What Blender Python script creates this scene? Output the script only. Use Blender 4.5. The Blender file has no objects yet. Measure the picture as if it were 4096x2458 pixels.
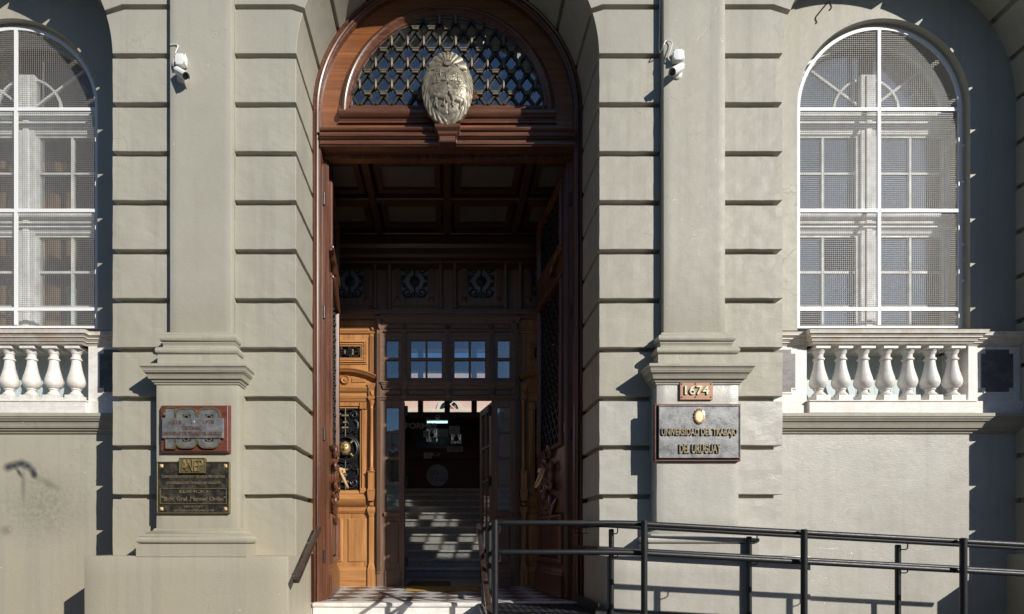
import bpy, bmesh, math, random
from mathutils import Vector, Matrix, noise
R = math.radians
random.seed(7)
scn = bpy.context.scene
COL = scn.collection

# ------------------------------------------------------------------ camera
D = 5.5                      # metres from the camera to the front of the rusticated piers
EYE = 1.65
cam = bpy.data.cameras.new('camera'); camo = bpy.data.objects.new('camera', cam); COL.objects.link(camo)
camo.location = (0, -D, EYE); camo.rotation_euler = (R(90), 0, 0)
cam.sensor_width = 36; cam.lens = 36 * 550 / 1024
cam.shift_x = (512 - 447.5) / 1024; cam.shift_y = (537.5 - 307.2) / 1024
cam.clip_end = 600; cam.clip_start = 0.05
scn.camera = camo
scn.render.resolution_x, scn.render.resolution_y = 1024, 614
# ------------------------------------------------------------------ sky and sun
SUN = Vector((0.94, -1.0, 0.65)).normalized()          # towards the sun
w = bpy.data.worlds.new('World'); scn.world = w; w.use_nodes = True
nt = w.node_tree; bg = nt.nodes['Background']
sky = nt.nodes.new('ShaderNodeTexSky'); sky.sky_type = 'NISHITA'; sky.sun_disc = False
sky.sun_elevation = math.asin(SUN.z); sky.sun_rotation = math.atan2(SUN.x, SUN.y)
sky.air_density = 1.0; sky.dust_density = 0.4; sky.ozone_density = 6.0
nt.links.new(sky.outputs[0], bg.inputs[0]); bg.inputs[1].default_value = 0.068
sl = bpy.data.lights.new('sun', 'SUN'); sl.energy = 5.0; sl.angle = R(0.5); sl.color = (1, .945, .86)
so = bpy.data.objects.new('sun', sl); COL.objects.link(so)
so.rotation_euler = (-SUN).to_track_quat('-Z', 'Y').to_euler(); so.location = SUN * 40
scn.view_settings.view_transform = 'Standard'; scn.view_settings.look = 'None'
scn.view_settings.exposure = 0.0; scn.view_settings.gamma = 1.0

# photo pixel (4096 x 2458) at depth y -> world
def px(X, y): return (X - 1790) * (D + y) / D / 397.5
def pz(Y, y): return EYE + (2150 - Y) * (D + y) / D / 397.5

# ------------------------------------------------------------------ materials
def newmat(name):
    m = bpy.data.materials.new(name); m.use_nodes = True
    n = m.node_tree.nodes; return m, n, m.node_tree.links, n['Principled BSDF']
def N(n, t, **k):
    x = n.new(t)
    for a, b in k.items(): setattr(x, a, b)
    return x
def noise_tex(n, l, vec, scale, detail=4, rough=.55):
    t = N(n, 'ShaderNodeTexNoise'); t.inputs['Scale'].default_value = scale
    t.inputs['Detail'].default_value = detail; t.inputs['Roughness'].default_value = rough
    l.new(vec, t.inputs['Vector']); return t.outputs['Fac']
def mapr(n, l, v, a, b, c, d):
    m = N(n, 'ShaderNodeMapRange'); l.new(v, m.inputs[0])
    for i, q in enumerate((a, b, c, d)): m.inputs[i + 1].default_value = q
    return m.outputs[0]
def math2(n, l, op, a, b=None):
    m = N(n, 'ShaderNodeMath', operation=op)
    for i, q in enumerate((a, b)):
        if q is None: continue
        if isinstance(q, (int, float)): m.inputs[i].default_value = q
        else: l.new(q, m.inputs[i])
    return m.outputs[0]
def mixc(n, l, fac, a, b):
    m = N(n, 'ShaderNodeMix', data_type='RGBA')
    if isinstance(fac, (int, float)): m.inputs[0].default_value = fac
    else: l.new(fac, m.inputs[0])
    for i, q in ((6, a), (7, b)):
        if isinstance(q, tuple): m.inputs[i].default_value = (*q, 1)
        else: l.new(q, m.inputs[i])
    return m.outputs[2]
def bump(n, l, p, h, strength, dist):
    b = N(n, 'ShaderNodeBump'); b.inputs['Strength'].default_value = strength; b.inputs['Distance'].default_value = dist
    l.new(h, b.inputs['Height']); l.new(b.outputs[0], p.inputs['Normal'])
def mapping(n, l, vec, scale=(1, 1, 1), rot=(0, 0, 0), loc=(0, 0, 0)):
    m = N(n, 'ShaderNodeMapping'); l.new(vec, m.inputs[0])
    m.inputs['Scale'].default_value = scale; m.inputs['Rotation'].default_value = rot; m.inputs['Location'].default_value = loc
    return m.outputs[0]
def scl(c, k): return tuple(x * k for x in c)

def plaster(name, col, rough=.5, bmp=1.0, wear=.0, smudge=False, low_tan=.85, crk=.3, spec=.3):
    m, n, l, p = newmat(name)
    pos = N(n, 'ShaderNodeNewGeometry').outputs['Position']
    big = noise_tex(n, l, pos, 1.1, 5, .6); mid = noise_tex(n, l, pos, 9, 5, .65); fine = noise_tex(n, l, pos, 75, 4, .6)
    c = mixc(n, l, mapr(n, l, big, .3, .7, 0, 1), scl(col, .82), scl(col, 1.08))
    c = mixc(n, l, mapr(n, l, mid, .35, .75, 0, .45), c, scl(col, .80))
    oi = N(n, 'ShaderNodeObjectInfo'); c = mixc(n, l, mapr(n, l, oi.outputs['Random'], 0, 1, 0, .5), c, scl(col, .90))
    # paint turns tanner and a little darker towards the street
    zz_ = N(n, 'ShaderNodeSeparateXYZ'); l.new(pos, zz_.inputs[0])
    dz_ = math2(n, l, 'ADD', zz_.outputs[2], math2(n, l, 'MULTIPLY', math2(n, l, 'SUBTRACT', big, .5), 3.0))
    c = mixc(n, l, mapr(n, l, dz_, 1.0, 4.6, low_tan, 0), c, (col[0] * .90, col[1] * .835, col[2] * .735))
    # rain streaks: vertical, faint
    st = noise_tex(n, l, mapping(n, l, pos, (9, 9, .35)), 1.0, 4, .6)
    c = mixc(n, l, mapr(n, l, st, .50, .72, 0, .42), c, scl(col, .66))
    # hairline cracks in patches
    wv = noise_tex(n, l, pos, 3.1, 3, .6)
    dv = N(n, 'ShaderNodeVectorMath', operation='ADD'); l.new(pos, dv.inputs[0])
    sep = N(n, 'ShaderNodeCombineXYZ'); l.new(wv, sep.inputs[0]); l.new(mid, sep.inputs[1]); l.new(wv, sep.inputs[2])
    sc_ = N(n, 'ShaderNodeVectorMath', operation='SCALE'); l.new(sep.outputs[0], sc_.inputs[0]); sc_.inputs['Scale'].default_value = .45
    l.new(sc_.outputs[0], dv.inputs[1])
    vo = N(n, 'ShaderNodeTexVoronoi', feature='DISTANCE_TO_EDGE'); vo.inputs['Scale'].default_value = 2.1; l.new(dv.outputs[0], vo.inputs['Vector'])
    crack = math2(n, l, 'MULTIPLY', mapr(n, l, vo.outputs['Distance'], 0, .012, 1, 0), mapr(n, l, big, .54, .62, 0, 1))
    c = mixc(n, l, math2(n, l, 'MULTIPLY', crack, crk), c, scl(col, .55))
    # white chips
    chip = noise_tex(n, l, mapping(n, l, pos, (1, 1, 1), (0, 0, 0), (3, 5, 9)), 21, 2, .5)
    chm = math2(n, l, 'MULTIPLY', mapr(n, l, chip, .765, .775, 0, 1), mapr(n, l, big, .45, .55, 0, 1))
    c = mixc(n, l, chm, c, (.72, .70, .64))
    if wear:
        pw = noise_tex(n, l, pos, 1.9, 7, .72)
        c = mixc(n, l, mapr(n, l, pw, .40, .70, 0, wear), c, scl(col, 1.28))
    if smudge:
        sx = N(n, 'ShaderNodeSeparateXYZ'); l.new(pos, sx.inputs[0])
        def blob(x, z, a, b, r0=.5, r1=1.0, rot=0):
            ca, sa = math.cos(rot), math.sin(rot)
            dx = math2(n, l, 'SUBTRACT', sx.outputs[0], x); dz = math2(n, l, 'SUBTRACT', sx.outputs[2], z)
            u = math2(n, l, 'DIVIDE', math2(n, l, 'ADD', math2(n, l, 'MULTIPLY', dx, ca), math2(n, l, 'MULTIPLY', dz, sa)), a)
            v = math2(n, l, 'DIVIDE', math2(n, l, 'SUBTRACT', math2(n, l, 'MULTIPLY', dz, ca), math2(n, l, 'MULTIPLY', dx, sa)), b)
            d = math2(n, l, 'SQRT', math2(n, l, 'ADD', math2(n, l, 'MULTIPLY', u, u), math2(n, l, 'MULTIPLY', v, v)))
            d = math2(n, l, 'ADD', d, math2(n, l, 'MULTIPLY', math2(n, l, 'SUBTRACT', mid, .5), .55))
            return mapr(n, l, d, r0, r1, 1, 0)
        yy = .55
        wx = lambda z: px(z * .5783, yy); wz = lambda z: pz(1600 + z * .5783, yy)
        rub = blob(wx(300), wz(740), .60, .50, .2, 1.05)
        sp = noise_tex(n, l, pos, 26, 6, .75)
        rub = math2(n, l, 'MULTIPLY', rub, mapr(n, l, sp, .35, .7, .12, .8))
        c = mixc(n, l, rub, c, scl(col, .42))
        for (X, Z, a, b, ro) in ((75, 470, .05, .034, .1), (115, 458, .06, .034, .2), (165, 445, .06, .034, .05), (210, 462, .055, .034, -.6), (245, 500, .05, .030, -1.1), (255, 525, .035, .026, -1.3), (150, 505, .06, .018, -1.0), (180, 600, .025, .15, 0), (350, 580, .13, .03, -.5), (60, 905, .06, .04, 0)):
            k = blob(wx(X), wz(Z), a * 1.25, b * 1.6, .2, 1.2, ro)
            c = mixc(n, l, math2(n, l, 'MULTIPLY', k, .9 if Z < 560 else .35), c, (.028, .032, .042))
    l.new(c, p.inputs['Base Color'])
    l.new(mapr(n, l, mid, .3, .7, rough - .06, rough + .08), p.inputs['Roughness'])
    p.inputs['Specular IOR Level'].default_value = spec
    h = math2(n, l, 'ADD', math2(n, l, 'MULTIPLY', fine, .35), math2(n, l, 'MULTIPLY', mid, 1.0))
    brush = noise_tex(n, l, mapping(n, l, pos, (14, 14, 90)), 1.0, 2, .5)
    h = math2(n, l, 'ADD', h, math2(n, l, 'MULTIPLY', brush, .25))
    h = math2(n, l, 'SUBTRACT', h, math2(n, l, 'MULTIPLY', crack, .5))
    bump(n, l, p, h, .55 * bmp, .006)
    return m

def wood(name, dark, light, axis='z', rough=.38, worn=.0, coat=.25):
    m, n, l, p = newmat(name)
    pos = N(n, 'ShaderNodeTexCoord').outputs['Object']
    s = {'z': (26, 26, 1.1), 'x': (1.1, 26, 26), 'y': (26, 1.1, 26)}[axis]
    g = noise_tex(n, l, mapping(n, l, pos, s), 1.0, 6, .65)
    s2 = {'z': (3, 3, .5), 'x': (.5, 3, 3), 'y': (3, .5, 3)}[axis]
    big = noise_tex(n, l, mapping(n, l, pos, s2), 1.3, 4, .6)
    wv = N(n, 'ShaderNodeTexWave', wave_type='RINGS'); wv.inputs['Scale'].default_value = 1.2; wv.inputs['Distortion'].default_value = 9; wv.inputs['Detail'].default_value = 3
    s3 = {'z': (7, 7, .55), 'x': (.55, 7, 7), 'y': (7, .55, 7)}[axis]
    l.new(mapping(n, l, pos, s3), wv.inputs['Vector'])
    c = mixc(n, l, mapr(n, l, g, .3, .72, 0, 1), dark, light)
    c = mixc(n, l, mapr(n, l, wv.outputs['Fac'], 0, 1, 0, .28), c, scl(dark, .8))
    c = mixc(n, l, mapr(n, l, big, .45, .75, 0, .45), c, scl(dark, .75))
    if worn:
        wn = noise_tex(n, l, pos, 17, 6, .75)
        c = mixc(n, l, mapr(n, l, wn, .55, .68, 0, worn), c, tuple(.5 * (a + b) for a, b in zip(light, (.25, .22, .2))))
        pk = noise_tex(n, l, mapping(n, l, pos, (1, 1, .5)), 60, 3, .6)
        c = mixc(n, l, mapr(n, l, pk, .68, .73, 0, .7), c, scl(dark, .35))
    l.new(c, p.inputs['Base Color']); l.new(mapr(n, l, g, .3, .7, rough - .08, rough + .12), p.inputs['Roughness'])
    p.inputs['Coat Weight'].default_value = coat; p.inputs['Coat Roughness'].default_value = .25
    bump(n, l, p, g, .25, .003)
    return m

def simple(name, col, rough=.5, metal=0.0, var=.15, scale=14, bmp=.15, bd=.002, spec=.5):
    m, n, l, p = newmat(name)
    pos = N(n, 'ShaderNodeNewGeometry').outputs['Position']
    a = noise_tex(n, l, pos, scale, 5, .65); b = noise_tex(n, l, pos, scale * 6, 3, .6)
    c = mixc(n, l, mapr(n, l, a, .3, .7, 0, 1), scl(col, 1 - var), scl(col, 1 + var * .6))
    l.new(c, p.inputs['Base Color']); l.new(mapr(n, l, a, .3, .7, max(.03, rough - .07), rough + .08), p.inputs['Roughness'])
    p.inputs['Metallic'].default_value = metal; p.inputs['Specular IOR Level'].default_value = spec
    if bmp: bump(n, l, p, math2(n, l, 'ADD', a, b), bmp, bd)
    return m
def twotone(name, c1, c2, lo, hi, scale, rough=.5, metal=0, bmp=.2, bd=.002):
    m, n, l, p = newmat(name)
    pos = N(n, 'ShaderNodeNewGeometry').outputs['Position']
    a = noise_tex(n, l, pos, scale, 7, .7); b = noise_tex(n, l, pos, scale * 7, 3, .6)
    f = mapr(n, l, a, lo, hi, 0, 1)
    l.new(mixc(n, l, f, c1, c2), p.inputs['Base Color'])
    l.new(mapr(n, l, a, .3, .7, max(.05, rough - .08), rough + .1), p.inputs['Roughness']); p.inputs['Metallic'].default_value = metal
    bump(n, l, p, math2(n, l, 'ADD', a, b), bmp, bd)
    return m
def marble(name, col, vein, stain=.0):
    m, n, l, p = newmat(name)
    pos = N(n, 'ShaderNodeNewGeometry').outputs['Position']
    a = noise_tex(n, l, mapping(n, l, pos, (1, 1, 1.6), (.4, .3, .5)), 3.2, 8, .7)
    v = math2(n, l, 'ABSOLUTE', math2(n, l, 'SUBTRACT', a, .5))
    c = mixc(n, l, mapr(n, l, v, 0, .05, .5, 0), col, vein)
    d = noise_tex(n, l, pos, 14, 5, .7)
    c = mixc(n, l, mapr(n, l, d, .5, .8, 0, .3), c, vein)
    if stain:
        s = noise_tex(n, l, mapping(n, l, pos, (4, 4, 1.2)), 1.6, 6, .7)
        c = mixc(n, l, mapr(n, l, s, .48, .72, 0, stain), c, (.52, .36, .22))
    l.new(c, p.inputs['Base Color']); p.inputs['Roughness'].default_value = .48
    bump(n, l, p, d, .12, .002)
    return m
def glass(name, tint=(.86, .92, .93), boost=1.0, dirt=.05, dcol=(.45, .47, .46), even=False):
    m, n, l, p = newmat(name); n.remove(p)
    out = [x for x in n if x.type == 'OUTPUT_MATERIAL'][0]
    lw = N(n, 'ShaderNodeLayerWeight'); lw.inputs[0].default_value = .5
    f = math2(n, l, 'ADD', .04 * boost, math2(n, l, 'MULTIPLY', math2(n, l, 'POWER', lw.outputs['Facing'], 5), .96))
    tr = N(n, 'ShaderNodeBsdfTransparent'); tr.inputs[0].default_value = (*tint, 1)
    gl = N(n, 'ShaderNodeBsdfGlossy'); gl.inputs['Roughness'].default_value = .015
    pos = N(n, 'ShaderNodeNewGeometry').outputs['Position']
    b = N(n, 'ShaderNodeBump'); b.inputs['Strength'].default_value = .12; b.inputs['Distance'].default_value = .01
    l.new(noise_tex(n, l, pos, 3.5, 2, .5), b.inputs['Height']); l.new(b.outputs[0], gl.inputs['Normal'])
    df = N(n, 'ShaderNodeBsdfDiffuse'); df.inputs[0].default_value = (*dcol, 1)
    m0 = N(n, 'ShaderNodeMixShader'); l.new(mapr(n, l, noise_tex(n, l, pos, 6, 5, .7), .35, .75, dirt * (.75 if even else .3), dirt * (1.25 if even else 2)), m0.inputs[0]); l.new(tr.outputs[0], m0.inputs[1]); l.new(df.outputs[0], m0.inputs[2])
    mx = N(n, 'ShaderNodeMixShader'); l.new(f, mx.inputs[0]); l.new(m0.outputs[0], mx.inputs[1]); l.new(gl.outputs[0], mx.inputs[2])
    l.new(mx.outputs[0], out.inputs[0]); return m
def emit(name, col, s):
    m, n, l, p = newmat(name); p.inputs['Base Color'].default_value = (*col, 1)
    p.inputs['Emission Color'].default_value = (*col, 1); p.inputs['Emission Strength'].default_value = s; return m

OLIVE = (.428, .414, .350)
MT = dict(
    plaster=plaster('grey_plaster', OLIVE),
    weathered=plaster('weathered_plaster', (.45, .445, .405), .38, .9, .45, False, .35, .1, .5),
    smudged=plaster('smudged_plaster', OLIVE, .5, 1.0, 0, True),
    dwood=wood('door_wood', (.075, .028, .016), (.215, .084, .040), 'z', .33, .22, .45),
    dwoodh=wood('door_wood_level', (.075, .028, .016), (.215, .084, .040), 'x', .33, .22, .45),
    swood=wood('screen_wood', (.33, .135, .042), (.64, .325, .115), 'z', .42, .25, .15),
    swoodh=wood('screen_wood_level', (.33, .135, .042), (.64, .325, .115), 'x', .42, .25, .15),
    cwood=wood('shaded_screen_wood', (.145, .085, .055), (.28, .175, .115), 'z', .5, .35, .05),  # same timber as the wings, darkened to put the shade into its colour
    cwoodh=wood('shaded_screen_wood_level', (.145, .085, .055), (.28, .175, .115), 'x', .5, .35, .05),
    ceilw=wood('ceiling_wood', (.042, .018, .012), (.095, .040, .022), 'x', .4),
    deskw=wood('desk_wood', (.06, .02, .012), (.13, .045, .022), 'x', .4),
    iron=simple('wrought_iron', (.030, .032, .035), .42, .3, .3, 30, .3),
    lattice=twotone('lattice_iron', (.022, .021, .020), (.055, .052, .048), .4, .65, 40, .5, .2),
    brass=twotone('worn_brass', (.26, .19, .085), (.50, .38, .18), .35, .65, 30, .42, .5),
    gilt=simple('gilt_metal', (.80, .56, .32), .35, .35, .2, 40, .2),
    bronze=twotone('coat_bronze', (.14, .125, .09), (.34, .305, .23), .38, .68, 14, .42, .3, .3),
    black=twotone('black_paint', (.013, .014, .016), (.16, .15, .14), .74, .77, 26, .44, 0, .15),
    blackplate=simple('black_checker_plate', (.035, .036, .038), .38, .2, .3, 12, .2),
    steel=simple('stainless_steel', (.55, .54, .52), .28, .9, .15, 20, .05),
    white=simple('white_paint', (.80, .80, .79), .45, 0, .08, 12, .1),
    guard=twotone('guard_white_paint', (.82, .83, .84), (.62, .58, .52), .62, .75, 18, .45),
    wire=twotone('guard_wire', (.40, .39, .37), (.27, .20, .14), .5, .75, 70, .5, .1),
    winframe=twotone('pale_window_paint', (.70, .73, .74), (.50, .48, .44), .45, .75, 9, .5),
    plastic=simple('white_plastic', (.80, .81, .79), .38, 0, .05, 9, .03),
    lens=simple('dark_lens', (.012, .012, .016), .12, 0, .1, 9, 0),
    dull=twotone('dull_bronze', (.11, .092, .062), (.20, .17, .115), .35, .65, 40, .5, .25),
    tymp=wood('tympanum_wood', (.17, .055, .019), (.36, .135, .046), 'x', .36, .1, .3),
    marble=marble('white_marble', (.80, .78, .74), (.60, .57, .53), .28),
    rail_marble=marble('stained_marble', (.74, .69, .62), (.50, .45, .39), .55),
    step_marble=marble('step_marble', (.76, .73, .66), (.36, .34, .31), .35),
    shaded_riser_marble=marble('shaded_riser_marble', (.50, .49, .46), (.30, .29, .27), .35),  # stair marble darkened so the colour carries the shade below the nosings
    dark_marble=marble('dark_marble', (.10, .10, .10), (.24, .22, .18)),
    tile_w=marble('floor_tile_white', (.58, .57, .55), (.40, .39, .38)),
    tile_d=marble('floor_tile_dark', (.125, .09, .075), (.20, .16, .14)),
    panel=simple('pale_green_boards', (.50, .60, .63), .5, 0, .1, 5, .1),
    glass=glass('window_glass', (.90, .93, .93), 3.0, .004), clear=glass('screen_glass', (.86, .94, .97), 6.5, .01), milky=glass('milky_glass', (.96, .98, .99), 3.0, .19, (.42, .56, .74), True), fan=glass('fanlight_glass', (.5, .6, .66), 8.0, .03),
    pink=plaster('pink_plaster', (.66, .47, .40), .7, .6), cream=plaster('cream_ledge', (.62, .58, .48), .7, .8),
    hall=simple('hall_plaster', (.66, .52, .36), .7, 0, .15, 3, .1), hallfloor=simple('hall_floor', (.28, .24, .2), .4, 0, .2, 5, .05),
    mat=simple('yellow_mat', (.42, .26, .05), .95, 0, .25, 60, .6, .004), matd=simple('dark_mat', (.14, .09, .03), .95, 0, .25, 60, .6, .004),
    paper=simple('paper', (.62, .63, .66), .7, 0, .05, 9, 0), ink=simple('ink', (.03, .03, .035), .7, 0, .05, 9, 0), disc=simple('grey_disc', (.42, .44, .48), .6, 0, .05, 9, 0),
    screen=simple('monitor_blue', (.06, .09, .16), .3, 0, .1, 9, 0),
    letter=twotone('letter_bronze', (.15, .125, .075), (.31, .265, .17), .4, .7, 45, .42, .35),
    oldcopper=simple('dark_copper', (.16, .085, .055), .45, .2, .3, 40, .2),
    redwood=wood('plaque_wood', (.10, .028, .018), (.21, .065, .042), 'x', .4, .3, .2),
    plaqgrey=twotone('grey_bronze', (.12, .125, .13), (.29, .295, .30), .35, .7, 9, .42, .35, .5),
    plaqdark=twotone('dark_bronze', (.032, .031, .029), (.17, .145, .085), .45, .80, 11, .38, .4, .4),
    plaqgold=twotone('gold_bronze', (.19, .155, .075), (.33, .275, .14), .4, .7, 45, .4, .6, .6),
    copper=simple('number_plate_wood', (.37, .19, .105), .45, .1, .2, 16, .2),
    number=simple('pale_number_metal', (.50, .52, .38), .3, .6, .15, 30, .1),
    pave=simple('pavement_tiles', (.085, .085, .088), .8, 0, .2, 2, .2), road=simple('asphalt', (.055, .055, .055), .9, 0, .2, 30, .4), kerb=simple('kerb_granite', (.3, .3, .3), .8, 0, .2, 12, .3),
    blind=twotone('brown_cloth', (.44, .24, .085), (.24, .13, .055), .35, .7, 5, .9),
    tube=emit('lit_tube', (.45, .95, .92), 2.2),
)

# ------------------------------------------------------------------ mesh helpers
class M:
    def __init__(s, sx=1): s.v = []; s.f = []; s.sx = sx
    def add(s, vs, fs):
        o = len(s.v); s.v += [(s.sx * x, y, z) for x, y, z in vs]; s.f += [[i + o for i in f] for f in fs]; return s
    def box(s, x0, x1, y0, y1, z0, z1):
        return s.add([(x0, y0, z0), (x1, y0, z0), (x1, y1, z0), (x0, y1, z0), (x0, y0, z1), (x1, y0, z1), (x1, y1, z1), (x0, y1, z1)],
                     [(0, 3, 2, 1), (4, 5, 6, 7), (0, 1, 5, 4), (1, 2, 6, 5), (2, 3, 7, 6), (3, 0, 4, 7)])
    def frus(s, x0, x1, z0, z1, yb, yf, i):                    # raised panel / pyramid block facing -y, top inset i
        return s.add([(x0, yb, z0), (x1, yb, z0), (x1, yb, z1), (x0, yb, z1), (x0 + i, yf, z0 + i), (x1 - i, yf, z0 + i), (x1 - i, yf, z1 - i), (x0 + i, yf, z1 - i)],
                     [(3, 2, 1, 0), (4, 5, 6, 7), (0, 1, 5, 4), (1, 2, 6, 5), (2, 3, 7, 6), (3, 0, 4, 7)])
    def prism(s, pts, ax, a, b):
        n = len(pts)
        def P(p, t): return {'y': (p[0], t, p[1]), 'x': (t, p[0], p[1]), 'z': (p[0], p[1], t)}[ax]
        return s.add([P(p, a) for p in pts] + [P(p, b) for p in pts],
                     [list(range(n)), list(range(2 * n - 1, n - 1, -1))] + [(i, (i + 1) % n, n + (i + 1) % n, n + i) for i in range(n)])
    def wrap(s, x0, x1, yf, yb, prof):                          # moulding with mitred returns round a projecting block
        vs = []; k = len(prof)
        for o, z in prof: vs += [(x0 - o, yb, z), (x0 - o, yf - o, z), (x1 + o, yf - o, z), (x1 + o, yb, z)]
        fs = [(0, 1, 2, 3), tuple(4 * k - 4 + i for i in (3, 2, 1, 0))]
        for j in range(k - 1):
            a, b = 4 * j, 4 * j + 4
            for i in range(3): fs.append((a + i, b + i, b + i + 1, a + i + 1))
        fs.append([4 * j for j in range(k)] + [4 * j + 3 for j in range(k - 1, -1, -1)])
        return s.add(vs, fs)
    def arch(s, cx, cz, prof, a0=0, a1=180, n=48):              # closed profile (r, y) swept round an arch
        k = len(prof); vs = []; fs = []
        for i in range(n + 1):
            t = R(a0 + (a1 - a0) * i / n); c, q = math.cos(t), math.sin(t)
            vs += [(cx + r * c, y, cz + r * q) for r, y in prof]
        for i in range(n):
            for j in range(k):
                fs.append((i * k + j, i * k + (j + 1) % k, (i + 1) * k + (j + 1) % k, (i + 1) * k + j))
        fs += [list(range(k)), list(range(n * k, n * k + k))]
        return s.add(vs, fs)
    def lathe(s, cx, cy, prof, n=20, ax='z'):                   # prof: (r, t)
        vs = []; fs = []; k = len(prof)
        for r, t in prof:
            for i in range(n):
                a = 2 * math.pi * i / n; c, q = r * math.cos(a), r * math.sin(a)
                vs.append({'z': (cx + c, cy + q, t), 'y': (cx + c, t, cy + q), 'x': (t, cx + c, cy + q)}[ax])
        for j in range(k - 1):
            for i in range(n): fs.append((j * n + i, j * n + (i + 1) % n, (j + 1) * n + (i + 1) % n, (j + 1) * n + i))
        fs += [list(range(n)), list(range((k - 1) * n, k * n))]
        return s.add(vs, fs)
    def tube(s, path, r, n=8, up=None):
        P = [Vector(p) for p in path]; vs = []; fs = []; k = len(P)
        rr = r if isinstance(r, (list, tuple)) else [r] * k
        prev = None
        for i, p in enumerate(P):
            d = (P[min(i + 1, k - 1)] - P[max(i - 1, 0)]).normalized()
            if prev is None:
                a = Vector((0, 0, 1)) if abs(d.z) < .9 else Vector((0, 1, 0)); u = d.cross(a).normalized()
            else: u = (prev - d * prev.dot(d)).normalized()
            prev = u; v = d.cross(u)
            for j in range(n):
                t = 2 * math.pi * (j + .5) / n; q = p + (u * math.cos(t) + v * math.sin(t)) * rr[i]; vs.append(tuple(q))
        for i in range(k - 1):
            for j in range(n): fs.append((i * n + j, i * n + (j + 1) % n, (i + 1) * n + (j + 1) % n, (i + 1) * n + j))
        fs += [list(range(n)), list(range((k - 1) * n, k * n))]
        return s.add(vs, fs)
    def bar(s, x0, z0, x1, z1, w, y0, y1):                      # flat bar in a wall plane
        d = Vector((x1 - x0, z1 - z0)); d.normalize(); nx, nz = -d.y * w / 2, d.x * w / 2
        return s.prism([(x0 + nx, z0 + nz), (x1 + nx, z1 + nz), (x1 - nx, z1 - nz), (x0 - nx, z0 - nz)], 'y', y0, y1)
    def mesh(s, name, smooth=False, bev=0, seg=1, jit=0, cut=0):
        me = bpy.data.meshes.new(name); bm = bmesh.new()
        vv = [bm.verts.new(p) for p in s.v]
        for f in s.f:
            try: bm.faces.new([vv[i] for i in f])
            except ValueError: pass
        bmesh.ops.recalc_face_normals(bm, faces=bm.faces)
        if bev: bmesh.ops.bevel(bm, geom=[e for e in bm.edges if e.calc_length() > bev * 2.2], offset=bev, segments=seg, affect='EDGES', profile=.5)
        if cut:
            for _ in range(2):
                es = [e for e in bm.edges if e.calc_length() > cut]
                if es: bmesh.ops.subdivide_edges(bm, edges=es, cuts=2, use_grid_fill=True)
        if jit:
            for v in bm.verts:
                q = noise.noise_vector(v.co * 7) * jit + noise.noise_vector(v.co * 31) * jit * .45; v.co += q
        bm.to_mesh(me); bm.free()
        if smooth:
            for p in me.polygons: p.use_smooth = True
            try: me.set_sharp_from_angle(angle=R(38))
            except Exception: pass
        return me
LOCAL = set()
def link(o, parent=None):
    COL.objects.link(o)
    if parent is not None:
        o.parent = parent
        if parent.name not in LOCAL: o.matrix_parent_inverse = Matrix.Translation(-parent.location)
    return o
def ob(name, m, mat, parent=None, smooth=False, bev=0, seg=1, jit=0, cut=0):
    me = m if isinstance(m, bpy.types.Mesh) else m.mesh(name, smooth, bev, seg, jit, cut)
    if not me.materials: me.materials.append(MT[mat] if isinstance(mat, str) else mat)
    return link(bpy.data.objects.new(name, me), parent)
def tag(o, label, cat, group=None):
    o['label'] = label; o['category'] = cat
    if group: o['group'] = group
    return o
def thing(name, label, cat, loc=(0, 0, 0), group=None, local=False):
    e = bpy.data.objects.new(name, None); e.location = loc; e.empty_display_size = .1; COL.objects.link(e)
    if local: LOCAL.add(e.name)
    return tag(e, label, cat, group)
def struct(o): o['kind'] = 'structure'; return o
def text(name, body, xc, z0, h, wd, yf, dep, mat, parent, bold=.0, zbot=None):
    cu = bpy.data.curves.new(name, 'FONT'); cu.body = body; cu.size = 1; cu.extrude = .5; cu.offset = bold; cu.resolution_u = 3
    tmp = bpy.data.objects.new('tmp', cu); COL.objects.link(tmp)
    me = bpy.data.meshes.new_from_object(tmp.evaluated_get(bpy.context.evaluated_depsgraph_get()))
    bpy.data.objects.remove(tmp); bpy.data.curves.remove(cu)
    xs = [v.co.x for v in me.vertices]; ys = [v.co.y for v in me.vertices]
    x0, x1, y0, y1 = min(xs), max(xs), min(ys), max(ys)
    for v in me.vertices:
        x, y, z = v.co
        v.co = (xc + ((x - x0) / (x1 - x0) - .5) * wd, yf + (.5 - z) * dep, z0 + (y - y0) / (y1 - y0) * h)
    me.name = name; me.materials.clear(); me.materials.append(MT[mat])
    return link(bpy.data.objects.new(name, me), parent)
def half_round(o0, z0, z1, b, n=6):                             # torus bulge for wrap profiles
    return [(o0 + b * math.sin(math.pi * i / n), z0 + (z1 - z0) * (1 - math.cos(math.pi * i / n)) / 2) for i in range(n + 1)]
def scroll(cx, cz, r, a0, turns, y, sgn=1, n=26, r1=.25):
    return [(cx + r * (1 - (1 - r1) * i / n) * math.cos(R(a0) + sgn * 2 * math.pi * turns * i / n), y, cz + r * (1 - (1 - r1) * i / n) * math.sin(R(a0) + sgn * 2 * math.pi * turns * i / n)) for i in range(n + 1)]
# ------------------------------------------------------------------ ground
struct(ob('ground', M().box(-250, 250, -250, 250, -.6, -.13), 'road'))
struct(ob('pavement', M().box(-60, 60, -7.2, .9, -.3, 0), 'pave'))
struct(ob('kerb', M().box(-60, 60, -7.42, -7.2, -.3, .006), 'kerb', bev=.02))
struct(ob('road', M().box(-60, 60, -17, -7.42, -.3, -.126), 'road'))
struct(ob('far_pavement', M().box(-60, 60, -21, -17, -.3, .01), 'pave'))

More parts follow.
